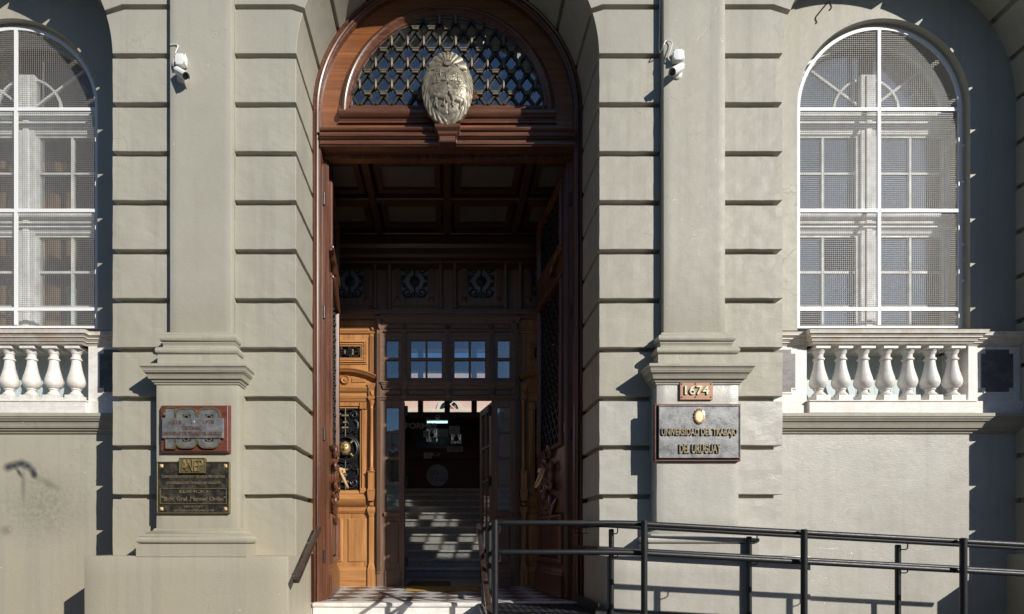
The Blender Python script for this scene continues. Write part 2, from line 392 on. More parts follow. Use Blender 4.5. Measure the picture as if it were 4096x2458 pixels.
# houses across the street (they show in the panes and close the street)
def house(x0, x1, h, nw, wallc, label, roofc='kerb'):
    t = thing('street_house', label, 'house', ((x0 + x1) / 2, -21, 0), 'houses across the street'); Y = -21
    mt = simple('house_paint', wallc, .8, 0, .12, 2, .2)
    ob('wall', M().box(x0, x1, Y - 6, Y, 0, h), mt, t)
    ob('parapet', M().wrap(x0 + .05, x1 - .05, Y - 6, Y - .1, [(0, h), (.0, h + .5)]).box(x0 + .02, x1 - .02, Y - .05, Y + .25, h - .35, h - .1), mt, t)
    w_ = (x1 - x0) / nw
    for f in range(int(h // 3.6)):
        for i in range(nw):
            xc = x0 + w_ * (i + .5); z0 = .1 + 3.7 * f + (0 if (f == 0 and i % 2) else .8); z1 = 3.7 * f + 3.0
            q = ob('window' if not (f == 0 and i % 2) else 'door', M().box(xc - .6, xc + .6, Y + .002, Y + .05, z0, z1), 'white', t)
            ob('pane', M().box(xc - .5, xc + .5, Y + .051, Y + .056, z0 + .1, z1 - .1), 'lens', q)
house(-34, -20, 7.6, 5, (.38, .33, .27), 'long two storey ochre house across the street')
house(-20, -9, 8.6, 4, (.30, .30, .29), 'grey two storey house across the street')
house(-9, 3, 7.4, 5, (.42, .36, .30), 'cream two storey house facing the doorway across the street')
house(3, 15, 8.8, 4, (.33, .25, .21), 'brown two storey house across the street')
house(15, 31, 7.5, 6, (.36, .35, .31), 'pale olive two storey house across the street')

# ------------------------------------------------------------------ facade
ZS = 6.45; GRV = .049; GD = .058; Z0 = 1.472
LEV = [6.465 - .49 * k for k in range(10)]                    # groove centre heights, top down
DR = 1.515; PO = 3.352; BCX = 4.80; BR = BCX - PO; WY = .55
bld = thing('school_building', 'grey rusticated plaster facade with tall arched doorway and pilasters', 'building', (0, .3, 0))

def pier(sx, x0, x1, lowmat, d0, d1, low='plaster'):
    c = (x0 + x1) / 2; core = ob('pier', M(sx).box(x0 + GD, x1 - GD, GD, .68, 0, 8.5), 'plaster', bld)
    for (a, b, dep) in ((x0, c - .304, d0), (c + .304, x1, d1)):
        for k in range(10):
            zt = LEV[k] - GRV / 2; zb = (LEV[k + 1] + GRV / 2) if k < 9 else Z0 - .01
            mt = low if k >= 7 else 'plaster'
            ob('stone_block', M(sx).box(a, b, 0, dep, zb, zt), mt, core, bev=.005, jit=.0034, cut=.12)
    ob('plinth', M(sx).box(x0 - .0 if x0 < 2 else x0 - .1, x1 + .105, -.27, .62, 0, Z0), low, core, smooth=True, bev=.012, seg=2, jit=.002, cut=.2)
    ob('pilaster', M(sx).box(c - .304, c + .304, -.08, .2, 3.60, 9.6), 'plaster', core, smooth=True, bev=.008, seg=2, jit=.0018, cut=.15)
    # pilaster base
    pr = [(.0, 3.30), (.0, 3.427)] + half_round(-.012, 3.43, 3.503, .03) + [(-.03, 3.507), (-.038, 3.52), (-.034, 3.54), (-.028, 3.547), (-.028, 3.556)] + half_round(-.035, 3.558, 3.632, .028) + [(-.05, 3.64), (-.05, 3.655), (-.07, 3.67)]
    ob('pilaster_base', M(sx).wrap(c - .385, c + .385, -.155, .15, pr), 'plaster', core, smooth=True, jit=.0015)
    # pedestal
    ob('pedestal', M(sx).box(c - .40, c + .40, -.15, .15, 1.70, 3.16), low, core, smooth=True, bev=.008, seg=2, jit=.002, cut=.16)
    pc = [(.004, 3.13), (.012, 3.135), (.012, 3.15), (.022, 3.152), (.03, 3.165), (.034, 3.178), (.05, 3.18), (.055, 3.195), (.062, 3.215), (.075, 3.232), (.08, 3.234), (.08, 3.242), (.088, 3.246), (.09, 3.262), (.098, 3.277), (.108, 3.285), (.108, 3.305), (.10, 3.312), (-.1, 3.318)]
    ob('pedestal_cornice', M(sx).wrap(c - .40, c + .40, -.15, .15, pc), 'plaster', core, smooth=True, jit=.0018)
    pb = [(.125, 1.465), (.125, 1.585)] + half_round(.095, 1.588, 1.662, .034) + [(.085, 1.665), (.085, 1.68), (.07, 1.684), (.058, 1.698), (.03, 1.712), (.018, 1.718), (.018, 1.73), (.002, 1.74)]
    ob('pedestal_base', M(sx).wrap(c - .40, c + .40, -.15, .15, pb), low, core, smooth=True, jit=.0018)
    return core
P_L = pier(-1, DR, PO, 'plaster', .69, WY + .02)
P_R = pier(1, DR, PO, 'plaster', .69, WY + .02, 'weathered')
pier(1, 2 * BCX - PO, 2 * BCX - PO + 1.837, 'plaster', WY + .02, .69)
pier(-1, 2 * BCX - PO, 2 * BCX - PO + 1.837, 'plaster', WY + .02, .69)

def arcade(cx, rad, xl, xr, dep, name):
    """arch of voussoirs whose joints run radially, then level to the pilasters at xl, xr"""
    rc = rad + GD; n = 40
    pts = [(cx + rc * math.cos(math.pi * i / n), ZS - .06 + (.06 if 0 < i < n else 0) + rc * math.sin(math.pi * i / n)) for i in range(n + 1)]
    pts = pts + [(cx - xl, ZS - .06), (cx - xl, 8.44), (cx + xr, 8.44), (cx + xr, ZS - .06)]
    core = ob(name, M().prism(pts, 'y', GD + .002, dep - .01), 'plaster', bld)
    g = GRV / 2; L = [.015 + .49 * k for k in range(6)]; da = g / rad
    for sd, xp in ((1, xr), (-1, xl)):
        for k in range(4):
            t0 = R(18 * k) + (da if k else 0); t1 = R(18 * (k + 1)) - da
            z0, z1 = L[k] + g, L[k + 1] - g
            p = [(rad, z0)] if k == 0 else []
            if k == 0: t0 = math.asin(min(1, z0 / rad))
            p += [(rad * math.cos(t0 + (t1 - t0) * i / 8), rad * math.sin(t0 + (t1 - t0) * i / 8)) for i in range(9)]
            p += [(z1 / math.tan(t1), z1), (xp, z1), (xp, z0)]
            if k: p += [(z0 / math.tan(t0), z0)]
            else: p = p[1:]
            ob('voussoir', M().prism([(cx + sd * a, ZS + b) for a, b in p], 'y', 0, dep), 'plaster', core, bev=.004)
    t0, t1 = R(72) + da, R(108) - da
    p = [(rad * math.cos(t0 + (t1 - t0) * i / 10), rad * math.sin(t0 + (t1 - t0) * i / 10)) for i in range(11)]
    z1 = L[4] - g; p += [(z1 / math.tan(t1), z1), (z1 / math.tan(t0), z1)]
    ob('keystone', M().prism([(cx + a, ZS + b) for a, b in p], 'y', -.05, dep), 'plaster', core, bev=.008)
pc_ = (DR + PO) / 2
arcade(0, DR, pc_ - .304, pc_ - .304, .69, 'door_arch')
for sx in (1, -1): arcade(sx * BCX, BR, BCX - pc_ - .304, BCX - pc_ - .304, WY + .02, 'bay_arch')
ob('upper_wall', M().box(-8.2, 8.2, .012, .68, 8.443, 10.2), 'plaster', bld)
ob('cornice', M().wrap(-8.2, 8.2, .0, .7, [(.0, 10.2), (.06, 10.25), (.1, 10.34), (.22, 10.4), (.3, 10.5), (.3, 10.62), (.0, 10.66)]), 'plaster', bld)

WR = .95; WZ = 6.41; WB = 3.85
for sx in (1, -1):
    low = 'weathered' if sx > 0 else 'smudged'
    pts = [(BCX - 1.5, WB), (BCX - WR, WB), (BCX - WR, WZ)] + [(BCX - WR * math.cos(math.pi * i / 40), WZ + WR * math.sin(math.pi * i / 40)) for i in range(1, 40)] + [(BCX + WR, WZ), (BCX + WR, WB), (BCX + 1.5, WB), (BCX + 1.5, 8.44), (BCX - 1.5, 8.44)]
    w_ = ob('bay_wall', M(sx).prism(pts, 'y', WY, .95), 'plaster', bld)
    ob('lower_wall', M(sx).box(BCX - 1.5, BCX + 1.5, WY, 1.3, 0, 2.80), low, bld)
    pr = [(WY, 2.775), (WY - .02, 2.778), (WY - .02, 2.795), (WY - .035, 2.80), (WY - .05, 2.812), (WY - .056, 2.83), (WY - .056, 2.838), (WY - .075, 2.841), (WY - .075, 2.856), (WY - .08, 2.858), (WY - .086, 2.885), (WY - .098, 2.91), (WY - .105, 2.922), (WY - .118, 2.925), (WY - .118, 2.937), (WY - .128, 2.941), (WY - .128, 2.953), (WY - .14, 2.957), (WY - .14, 2.972), (WY - .15, 2.975), (WY - .15, 3.018), (1.0, 3.022), (1.0, 2.775)]
    pr = [(y, 2.79 + (z - 2.775) * (2.985 - 2.79) / (3.018 - 2.775)) for y, z in pr]
    ob('string_moulding', M(sx).prism(pr, 'x', BCX - 1.46, BCX + 1.46), 'plaster', bld, smooth=True)

# ------------------------------------------------------------------ hall and courtyard behind
hb = struct(ob('hall_floor', M().box(-6.4, 6.4, 2.64, 8.6, .3, .918), 'hallfloor'))
hw = ob('hall_wall', M().box(-6.6, -6.4, .6, 8.6, 0, 8.5).box(6.4, 6.6, .6, 8.6, 0, 8.5), 'hall', bld)
ob('hall_roof', M().box(-6.7, 6.7, .5, 3.3, 8.5, 8.8).box(-6.7, 6.7, 7.6, 8.75, 8.5, 8.8).box(-6.7, -1.6, 3.3, 7.6, 8.5, 8.8).box(1.6, 6.7, 3.3, 7.6, 8.5, 8.8), 'hall', bld)
skl = ob('added_skylight', M().box(-1.6, 1.6, 3.3, 7.6, 8.70, 8.706), 'glass', bld)  # roof glazing added out of view to brighten the stairs
for k in range(5): ob('glazing_bar', M().box(-1.6 + .8 * k - .03, -1.6 + .8 * k + .03, 3.3, 7.6, 8.64, 8.70), 'white', skl)
ob('rear_wall', M().prism([(-6.4, .3), (-5.9, .3), (-5.9, 6.4), (-2.5, 6.4), (-2.5, .3), (-1.21, .3), (-1.21, 6.40), (1.23, 6.40), (1.23, .3), (2.5, .3), (2.5, 6.4), (5.9, 6.4), (5.9, .3), (6.4, .3), (6.4, 8.5), (-6.4, 8.5)], 'y', 8.42, 8.68), 'hall', bld)  # outer openings added, unseen, to let courtyard light into the hall
ob('added_opening_parapet', M().box(-6.4, -2.3, 8.45, 8.6, .3, 3.4).box(2.3, 6.4, 8.45, 8.6, .3, 3.4), 'hall', bld)
struct(ob('courtyard_floor', M().box(-12, 12, 8.7, 21, 2.4, 2.82), 'pave'))

PY = 20.0
cb = thing('courtyard_building', 'sunlit pink wall with broken arched window beyond the hall', 'building', (0, PY, 2.82))
ob('wall', M().box(-12, 12, PY, PY + .4, 2.8, 9.65), 'pink', cb)
ob('ledge', M().box(-12, 12, PY - .12, PY + .05, pz(1652, PY) - .05, pz(1642, PY)), 'cream', cb, bev=.02)
ax, az = px(1796, PY), pz(1646, PY)
sr = ob('arch_surround', M().arch(ax, az, [(.44, PY - .06), (.58, PY - .06), (.58, PY + .02), (.44, PY + .02)], 0, 180, 24), 'cream', cb)
gp = ob('broken_pane', M().prism([(ax + .44 * math.cos(R(a)), az + .44 * math.sin(R(a))) for a in range(0, 181, 12)], 'y', PY - .02, PY - .004), 'lens', cb)
ob('torn_board', M().prism([(ax + .02, az + .02), (ax + .34, az + .05), (ax + .3, az + .26), (ax + .16, az + .16), (ax + .1, az + .34)], 'y', PY - .05, PY - .03), simple('rust_board', (.36, .12, .06), .8), cb)
ob('glazing_bar', M().bar(ax - .3, az + .02, ax + .2, az + .38, .03, PY - .06, PY - .052).bar(ax + .32, az + .02, ax - .1, az + .42, .03, PY - .07, PY - .062), 'white', cb)

# rear screen of the hall: posts, beams
rs = thing('hall_rear_screen', 'dark timber post and beam screen above the information booth', 'screen', (0, 8.36, 4.8))
for X0, X1 in ((1672, 1693), (1778, 1800), (1885.5, 1907)): ob('post', M().box(px(X0, 8.36), px(X1, 8.36), 8.36, 8.5, 4.72, 6.5), 'deskw', rs)
ob('beam', M().box(-1.42, 1.42, 8.34, 8.52, pz(1491, 8.36), pz(1441, 8.36)), 'deskw', rs)
ob('head_beam', M().box(-1.45, 1.45, 8.345, 8.50, pz(1402, 8.36), 6.75), 'deskw', rs)
ob('sill_beam', M().box(-1.42, 1.42, 8.33, 8.55, 4.66, pz(1653, 8.36)), 'deskw', rs)

# ------------------------------------------------------------------ vestibule shell (belongs to the building)
VX = 2.0; FZ = .922; SY = 2.66; CZ = 6.08
ob('vestibule_wall', M().box(-VX - .08, -VX, .70, SY + .05, .4, 6.3).box(VX, VX + .08, .70, SY + .05, .4, 6.3), 'ceilw', bld)
cl = ob('vestibule_ceiling', M().box(-VX, VX, .80, SY + .05, CZ + .10, CZ + .2), 'ceilw', bld)
for xx in (-1.96, -.98, 0, .98, 1.96): ob('ceiling_beam', M().box(xx - .05, xx + .05, .80, SY, CZ - .02, CZ + .1), 'ceilw', cl, bev=.012)
for yy in (.92, 1.73, 2.55): ob('ceiling_beam', M().box(-VX, VX, yy - .05, yy + .05, CZ - .016, CZ + .099), 'ceilw', cl, bev=.012)
for i in range(4):
    xa = -1.47 + .98 * i
    for y0, y1 in ((1.12, 1.56), (1.92, 2.34)):
        m = M()
        for a, b, c, d in ((xa - .40, xa + .40, y0 - .08, y0), (xa - .40, xa + .40, y1, y1 + .08), (xa - .40, xa - .33, y0, y1), (xa + .33, xa + .40, y0, y1)):
            m.box(a, b, c, d, CZ + .03, CZ + .10)
        ob('coffer_frame', m, 'ceilw', cl)
        ob('coffer_pane', M().box(xa - .33, xa + .33, y0, y1, CZ + .07, CZ + .085), simple('frosted_pane', (.13, .12, .105), .35, 0, .2, 6, .1) if 'frosted_pane' not in bpy.data.materials else bpy.data.materials['frosted_pane'], cl)
# floor with lozenge tiles
fl = struct(ob('vestibule_floor', M().box(-VX, VX, .64, 2.70, .5, FZ - .006), 'tile_w'))
def clip(poly, x0, x1, y0, y1):
    for ax_, v, s in ((0, x0, 1), (0, x1, -1), (1, y0, 1), (1, y1, -1)):
        out = []
        for i in range(len(poly)):
            a, b = poly[i - 1], poly[i]; da, db = (a[ax_] - v) * s, (b[ax_] - v) * s
            if (da >= 0) != (db >= 0): t = da / (da - db); out.append((a[0] + (b[0] - a[0]) * t, a[1] + (b[1] - a[1]) * t))
            if db >= 0: out.append(b)
        poly = out
        if len(poly) < 3: return None
    return poly
h = .212
for i in range(-11, 12):
    for j in range(0, 7):
        for k in (0, 1):
            cx_, cy_ = (i + .5 * k) * 2 * h, .72 + (j + .5 * k) * 2 * h
            q = clip([(cx_ - h + .002, cy_), (cx_, cy_ - h + .002), (cx_ + h - .002, cy_), (cx_, cy_ + h - .002)], -1.7, 1.7, .80, 2.66)
            if q: ob('floor_tile', M().prism(q, 'z', FZ - .006, FZ), 'tile_d' if k == (j % 1) else 'tile_w', fl)
# marble threshold and outside steps
st = thing('entrance_steps', 'white marble threshold and front steps below the doorway', 'steps', (0, 0, 0))
ob('threshold', M().box(-1.50, 1.50, .60, .79, FZ - .045, FZ + .002), 'marble', st, smooth=True, bev=.012, seg=2, jit=.002, cut=.12)
ob('riser', M().box(-1.50, 1.50, .625, .78, FZ - .19, FZ - .046), 'marble', st, bev=.004)
for k in range(1, 6):
    zt = FZ - .154 * k; y0 = .625 - .30 * k
    ob('step', M().box(-1.50, .34 if y0 < .3 else 1.50, y0, .63, zt - .154 + .001, zt), 'marble', st, bev=.01)
mm = ob('doormat', M().box(px(1627, 2.2), px(1912, 2.2), 1.93, 2.56, FZ + .002, FZ + .014), 'mat', bev=.004); tag(mm, 'worn yellow doormat lying in front of the inner doorway', 'doormat')
mm = ob('doormat', M().box(-.62, .05, 2.75, 3.5, .92, .934), 'matd', bev=.004); tag(mm, 'brown doormat on the hall floor behind the yellow mat', 'doormat')

# ------------------------------------------------------------------ interior staircase and information booth
sc = thing('marble_staircase', 'marble stair flight in sun patches rising inside to the information desk', 'staircase', (0, 4.6, .92))
for n_ in range(1, 13):
    y0 = 4.65 + .3 * (n_ - 1); zt = .92 + .16 * n_
    rs_ = ob('step', M().box(-2.2, 2.2, y0, y0 + .29, zt - .16, zt - .0402), 'shaded_riser_marble', sc)
    ob('tread', M().box(-2.2, 2.2, y0 - .045, y0 + (.3 if n_ < 12 else .75), zt - .04, zt), 'step_marble', rs_, smooth=True, bev=.008, jit=.0015, cut=.3)
BY = 8.36
bo = thing('information_booth', 'dark wooden information booth with counter at the top of the stairs', 'booth', (0, BY, 2.84))
ob('front_panel', M().box(-1.25, 1.27, BY, BY + .08, 2.842, 3.92), 'deskw', bo, bev=.01)
ob('counter_top', M().box(-1.25, 1.27, BY - .12, BY + .5, pz(1838, BY) - .02, pz(1818, BY) - .01), 'deskw', bo, bev=.012)
ob('side_panel', M().box(-1.42, -1.34, BY, 9.7, 2.842, 4.66).box(1.24, 1.30, BY, 9.7, 2.842, 4.66), 'deskw', bo)
bw = M()
g1, g2 = (px(1707, 9.6), px(1749, 9.6), pz(1769, 9.6), pz(1717, 9.6)), (px(1805, 9.6), px(1844, 9.6), pz(1777, 9.6), pz(1739, 9.6))  # openings built in place of grille reflections in the booth glass
x_ = [-1.42, g1[0], g1[1], g2[0], g2[1], 1.30]
for a, b in ((0, 1), (2, 3), (4, 5)): bw.box(x_[a], x_[b], 9.6, 9.66, 2.85, 4.66)
for g in (g1, g2): bw.box(g[0], g[1], 9.6, 9.66, 2.85, g[2]); bw.box(g[0], g[1], 9.6, 9.66, g[3], 4.66)
ob('back_panel', bw, 'deskw', bo)
for g in (g1, g2): ob('reflection_pane', M().box(g[0], g[1], 9.62, 9.626, g[2], g[3]), 'fan', bo)
ob('booth_roof', M().box(-1.42, 1.30, BY + .2, 9.7, 4.661, 4.70), 'deskw', bo)
for g in (g1, g2):
    cx_, cz_ = (g[0] + g[1]) / 2, (g[2] + g[3]) / 2; hw_, hh_ = (g[1] - g[0]) / 2, (g[3] - g[2]) / 2; m = M()
    m.lathe(cx_, cz_, [(.001, 9.58), (.07, 9.58), (.07, 9.6), (.001, 9.6)], 12, 'y')
    for a in (-1, 1):
        for b in (-1, 1): m.tube(scroll(cx_ + a * hw_ * .5, cz_ + b * hh_ * .62, hw_ * .42, 90, 1.4, 9.59, a * b, 18), .012, 5)
    m.box(cx_ - .012, cx_ + .012, 9.58, 9.6, g[2], g[3]); ob('iron_grille', m, 'iron', bo)  # models the reflected vestibule grilles, no ironwork of the booth
sg = text('information_sign', 'INFORMES', (px(1744.5, BY) - 1.28) / 2 , pz(1719, BY), .15, px(1744.5, BY) + 1.28, BY - .02, .02, 'paper', None, .02); tag(sg, 'grey letters reading INFORMES above the booth window', 'sign')
lm = thing('tube_lamp', 'lit fluorescent tube hanging over the booth window', 'lamp', (px(1750, BY), BY, pz(1692, BY)))
ob('tube', M().lathe(BY + .02, pz(1692, BY), [(.012, px(1709, BY)), (.022, px(1709, BY)), (.022, px(1790, BY)), (.012, px(1790, BY))], 10, 'x'), 'tube', lm)
ob('fitting', M().box(px(1707, BY), px(1793, BY), BY, BY + .06, pz(1687, BY), pz(1682, BY)), 'plastic', lm)
dc = thing('round_emblem', 'round grey disc with calligraphic monogram on the desk front', 'emblem', (px(1750, BY), BY, pz(1904, BY)))
ob('disc', M().lathe(px(1749.6, BY), pz(1904, BY), [(.001, BY - .012), (.272, BY - .012), (.275, BY - .008), (.275, BY), (.001, BY)], 40, 'y'), 'disc', dc)
text('monogram', 'CeTp', px(1738, BY), pz(1906, BY), .13, .24, BY - .015, .004, 'ink', dc)
text('lettering', 'Consejo de Educación', px(1762, BY), pz(1919, BY), .032, .30, BY - .015, .004, 'ink', dc); text('lettering', 'Técnico Profesional', px(1762, BY), pz(1926, BY), .032, .28, BY - .015, .004, 'ink', dc)
ob('monogram_stroke', M().box(px(1728, BY), px(1730, BY), BY - .015, BY - .011, pz(1925, BY), pz(1900, BY)), 'ink', dc)
lab = ['small no smoking notice beside the modelled grille reflection', 'white notice with lines of print on the booth window', 'tall white notice pinned high on the booth window', 'pair of white sheets taped low on the booth window', 'white sheet hanging from the counter front', 'small white card on the counter edge', 'small blue and white card under the modelled grille reflection']
for i, (a, b, c, d) in enumerate(((385, 455, 495, 578), (575, 712, 475, 575), (728, 870, 432, 538), (705, 915, 708, 778), (390, 500, 790, 862), (502, 600, 790, 828), (488, 558, 582, 655))):
    yy = BY - .125 if i in (4, 5) else BY - .01
    X0, X1, Y0, Y1 = 1580 + a * .2965, 1580 + b * .2965, 1580 + c * .2965, 1580 + d * .2965
    t = thing('paper_notice', lab[i], 'notice', (px((X0 + X1) / 2, yy), yy, pz(Y1, yy)), 'notices on the booth')
    ob('sheet', M().box(px(X0, yy), px(X1, yy), yy - .004, yy, pz(Y1, yy), pz(Y0, yy)), 'paper', t)
    m = M(); k = 4
    if i != 0:
        for j in range(k): zz = pz(Y0 + (Y1 - Y0) * (j + 1) / (k + 1), yy); m.box(px(X0 + 4, yy), px(X1 - 4, yy), yy - .0055, yy - .0041, zz - .006, zz + .006)
    else:
        cx_, cz_ = px((X0 + X1) / 2, yy), pz((Y0 + Y1) / 2, yy); m.arch(cx_, cz_, [(.04, yy - .006), (.05, yy - .006), (.05, yy - .0041), (.04, yy - .0041)], 0, 359.9, 20).bar(cx_ - .03, cz_ + .03, cx_ + .03, cz_ - .03, .01, yy - .006, yy - .0041)
    ob('print', m, 'ink', t)
mo = thing('monitor', 'blue computer screen standing on the booth counter', 'monitor', (px(1692, BY + .3), BY + .3, 3.7))
ob('screen', M().box(px(1667, BY + .3), px(1717, BY + .3), BY + .3, BY + .33, pz(1800, BY + .3), pz(1771, BY + .3)), 'screen', mo); ob('stand', M().box(px(1686, BY + .3), px(1698, BY + .3), BY + .32, BY + .42, 3.62, pz(1797, BY + .3)).box(px(1676, BY + .3), px(1708, BY + .3), BY + .28, BY + .46, 3.6, 3.625), 'black', mo)
dm = thing('dome_camera', 'small dome camera on the beam above the lit tube', 'camera', (px(1751, 8.32), 8.32, pz(1673, 8.32)))
ob('base', M().lathe(px(1751, 8.32), pz(1673, 8.32), [(.001, 8.33), (.055, 8.33), (.055, 8.30), (.04, 8.285), (.001, 8.28)], 16, 'y'), 'paper', dm, smooth=True)
ob('dome', M().lathe(px(1751, 8.32), pz(1673, 8.32), [(.035, 8.285), (.03, 8.262), (.015, 8.25), (.001, 8.248)], 12, 'y'), 'lens', dm, smooth=True)
# ------------------------------------------------------------------ portal: frame, fanlight, lintel
po = thing('entrance_portal', 'carved reddish wooden door frame with semicircular latticed fanlight', 'door frame', (0, .72, FZ))
prof = [(1.56, .70), (1.512, .668), (1.497, .660), (1.490, .672), (1.480, .690), (1.474, .676), (1.462, .668), (1.450, .676), (1.446, .692), (1.432, .696), (1.425, .72), (1.425, .82), (1.56, .82)]
ob('arch_casing', M().arch(0, ZS, prof, 0, 180, 64), 'dwoodh', po, smooth=True)
for sx in (1, -1): ob('jamb', M(sx).prism([(r, y) for r, y in prof], 'z', FZ, ZS), 'dwood', po, smooth=True)
RG = 1.085; ZG = 6.545
for sx in (1, -1):
    n = 30
    p = [(1.44 * math.sin(math.pi / 2 * i / n), ZS + 1.44 * math.cos(math.pi / 2 * i / n)) for i in range(n + 1)] + [(1.44, 6.15), (0, 6.15), (0, ZG)]
    a0 = math.asin((ZG - ZS) / RG)
    p += [(RG * math.cos(a0 + (math.pi / 2 - a0) * i / n), ZS + RG * math.sin(a0 + (math.pi / 2 - a0) * i / n)) for i in range(n + 1)]
    ob('tympanum_board', M(sx).prism(p, 'y', .745, .80), 'tymp', po)
bol = [(1.224, .746), (1.224, .725), (1.205, .715), (1.200, .700), (1.182, .680), (1.160, .672), (1.140, .680), (1.128, .70), (1.122, .705), (1.115, .712), (1.10, .712), (1.092, .728), (1.085, .73), (1.085, .76)]
fm = ob('fanlight_moulding', M().arch(0, ZS, bol, 0, 180, 56), 'dwoodh', po, smooth=True)
zb = [(y, 6.545 - (r - 1.085) * 1.35) for r, y in bol]
ob('fanlight_sill', M().prism(zb, 'x', -1.222, 1.222), 'dwoodh', po, smooth=True)
ob('sill_fillet', M().box(-1.24, 1.24, .722, .75, 6.342, 6.3565), 'dwoodh', po)
ob('fanlight_pane', M().prism([(1.1 * math.cos(math.pi * i / 40), ZS + .08 + 1.02 * math.sin(math.pi * i / 40)) for i in range(41)], 'y', .7385, .7425), 'fan', po)
ob('emblem_surround', M().arch(0, 6.50, [(.30, .70), (.345, .69), (.36, .70), (.36, .75), (.30, .75)], 15, 165, 24), 'dwoodh', po, smooth=True)
# lattice: crossing bars tied by level collars and upright pins
DX, DZ = .1805, .2445; ZC0 = pz(683 * .566, .7)
def inside(x, z, m=0): return z > ZG - .01 and (x * x + (z - ZS) ** 2) < (RG + .01 - m) ** 2
def lattice_bar_clip(x0, z0, x1, z1):
    N_ = 240; on = [inside(x0 + (x1 - x0) * i / N_, z0 + (z1 - z0) * i / N_, .0) for i in range(N_ + 1)]
    idx = [i for i, o in enumerate(on) if o]
    if len(idx) < 3: return None
    a, b = idx[0] / N_, idx[-1] / N_
    return (x0 + (x1 - x0) * a, z0 + (z1 - z0) * a, x0 + (x1 - x0) * b, z0 + (z1 - z0) * b)
for s in (1, -1):
    for k in range(-14, 15):
        x0 = k * DX; L = 6
        q = lattice_bar_clip(x0 - s * DX / 2 * 2 * L / 2, ZC0 - DZ / 2 * L, x0 + s * DX / 2 * 2 * L / 2, ZC0 + DZ / 2 * L)
        # walk the whole line instead: slope DZ per DX
        x_a, z_a = x0 - s * DX * 1.0, ZC0 - DZ * 1.0; x_b, z_b = x0 + s * DX * 5, ZC0 + DZ * 5
        q = lattice_bar_clip(x_a, z_a, x_b, z_b)
        if q: ob('lattice_bar', M().bar(*q, .028, .708 if s > 0 else .7225, .720 if s > 0 else .7345), 'lattice', po)
for r in range(-1, 6):
    for k in range(-7, 8):
        x, z = k * DX, ZC0 + r * DZ
        if inside(x, z, .03): ob('collar', M().box(x - .034, x + .034, .690, .740, z - .012, z + .010).box(x - .042, x + .042, .685, .742, z + .0105, z + .022), 'dull', po)
        x, z = (k + .5) * DX, ZC0 + (r + .5) * DZ
        if inside(x, z, .03): ob('pin', M().lathe(x, .712, [(.004, z - .06), (.011, z - .045), (.014, z - .03), (.016, z + .025), (.01, z + .045), (.002, z + .055)], 8), 'dull', po, smooth=True)
lin = [(.80, 6.09), (.70, 6.092), (.672, 6.098), (.668, 6.112), (.655, 6.118), (.652, 6.135), (.672, 6.140), (.676, 6.19), (.664, 6.196), (.655, 6.204), (.655, 6.214), (.640, 6.218), (.636, 6.232), (.645, 6.240), (.648, 6.285), (.628, 6.292), (.618, 6.312), (.618, 6.324), (.74, 6.332), (.80, 6.332)]
lin = [(y, 6.032 + (z - 6.09) * (6.222 - 6.032) / (6.332 - 6.09)) for y, z in lin]
ob('lintel', M().prism(lin, 'x', -1.428, 1.428), 'dwoodh', po, smooth=True)
kb = [(.0, 6.085), (.012, 6.09), (.012, 6.105), (.002, 6.112), (.002, 6.165), (.012, 6.168), (.018, 6.178), (.02, 6.185), (.02, 6.195), (.028, 6.205), (.05, 6.225), (.055, 6.24), (.055, 6.255)]
ob('bracket', M().wrap(-.085, .085, .575, .70, [(a, b - .078) for a, b in kb]), 'dwoodh', po)
ob('door_lining', M().box(-1.43, -1.40, .82, .90, FZ, 6.03).box(1.40, 1.43, .82, .90, FZ, 6.03).box(-1.43, 1.43, .801, .88, 5.985, 6.0315), 'dwood', po)

# ------------------------------------------------------------------ coat of arms
EY = .53; EX, EZC = 0.0, 6.562; EW, EH = .282, .396
coa = thing('coat_of_arms', 'oval bronze coat of arms with sun, wreath, scales, horse and ox', 'coat of arms', (0, EY, 6.22))
def seg(px_, pz_, ax, az, bx, bz):
    dx, dz = bx - ax, bz - az; t = max(0, min(1, ((px_ - ax) * dx + (pz_ - az) * dz) / (dx * dx + dz * dz + 1e-9)))
    return math.hypot(px_ - ax - t * dx, pz_ - az - t * dz)
def zx(X): return (X - 447) / 347.5
def zw(Y): return (597 - Y) / 527.5
HORSE = [((300, 765), (405, 790), 34), ((285, 760), (262, 735), 22), ((262, 735), (240, 752), 13), ((300, 790), (300, 900), 11), ((285, 790), (272, 880), 10), ((405, 800), (400, 900), 12), ((420, 800), (375, 890), 10), ((425, 780), (438, 850), 9)]
OXS = [((520, 790), (635, 815), 42), ((510, 780), (485, 745), 26), ((485, 745), (468, 715), 9), ((520, 820), (520, 900), 13), ((540, 820), (505, 870), 11), ((630, 830), (612, 910), 13), ((640, 820), (648, 860), 11)]
SCALE = [((348, 385), (348, 480), 9), ((282, 442), (415, 432), 7), ((282, 445), (262, 560), 3), ((290, 445), (320, 560), 3), ((410, 435), (380, 550), 3), ((412, 435), (435, 550), 3), ((255, 568), (322, 568), 14), ((375, 552), (440, 552), 14), ((335, 430), (362, 430), 8)]
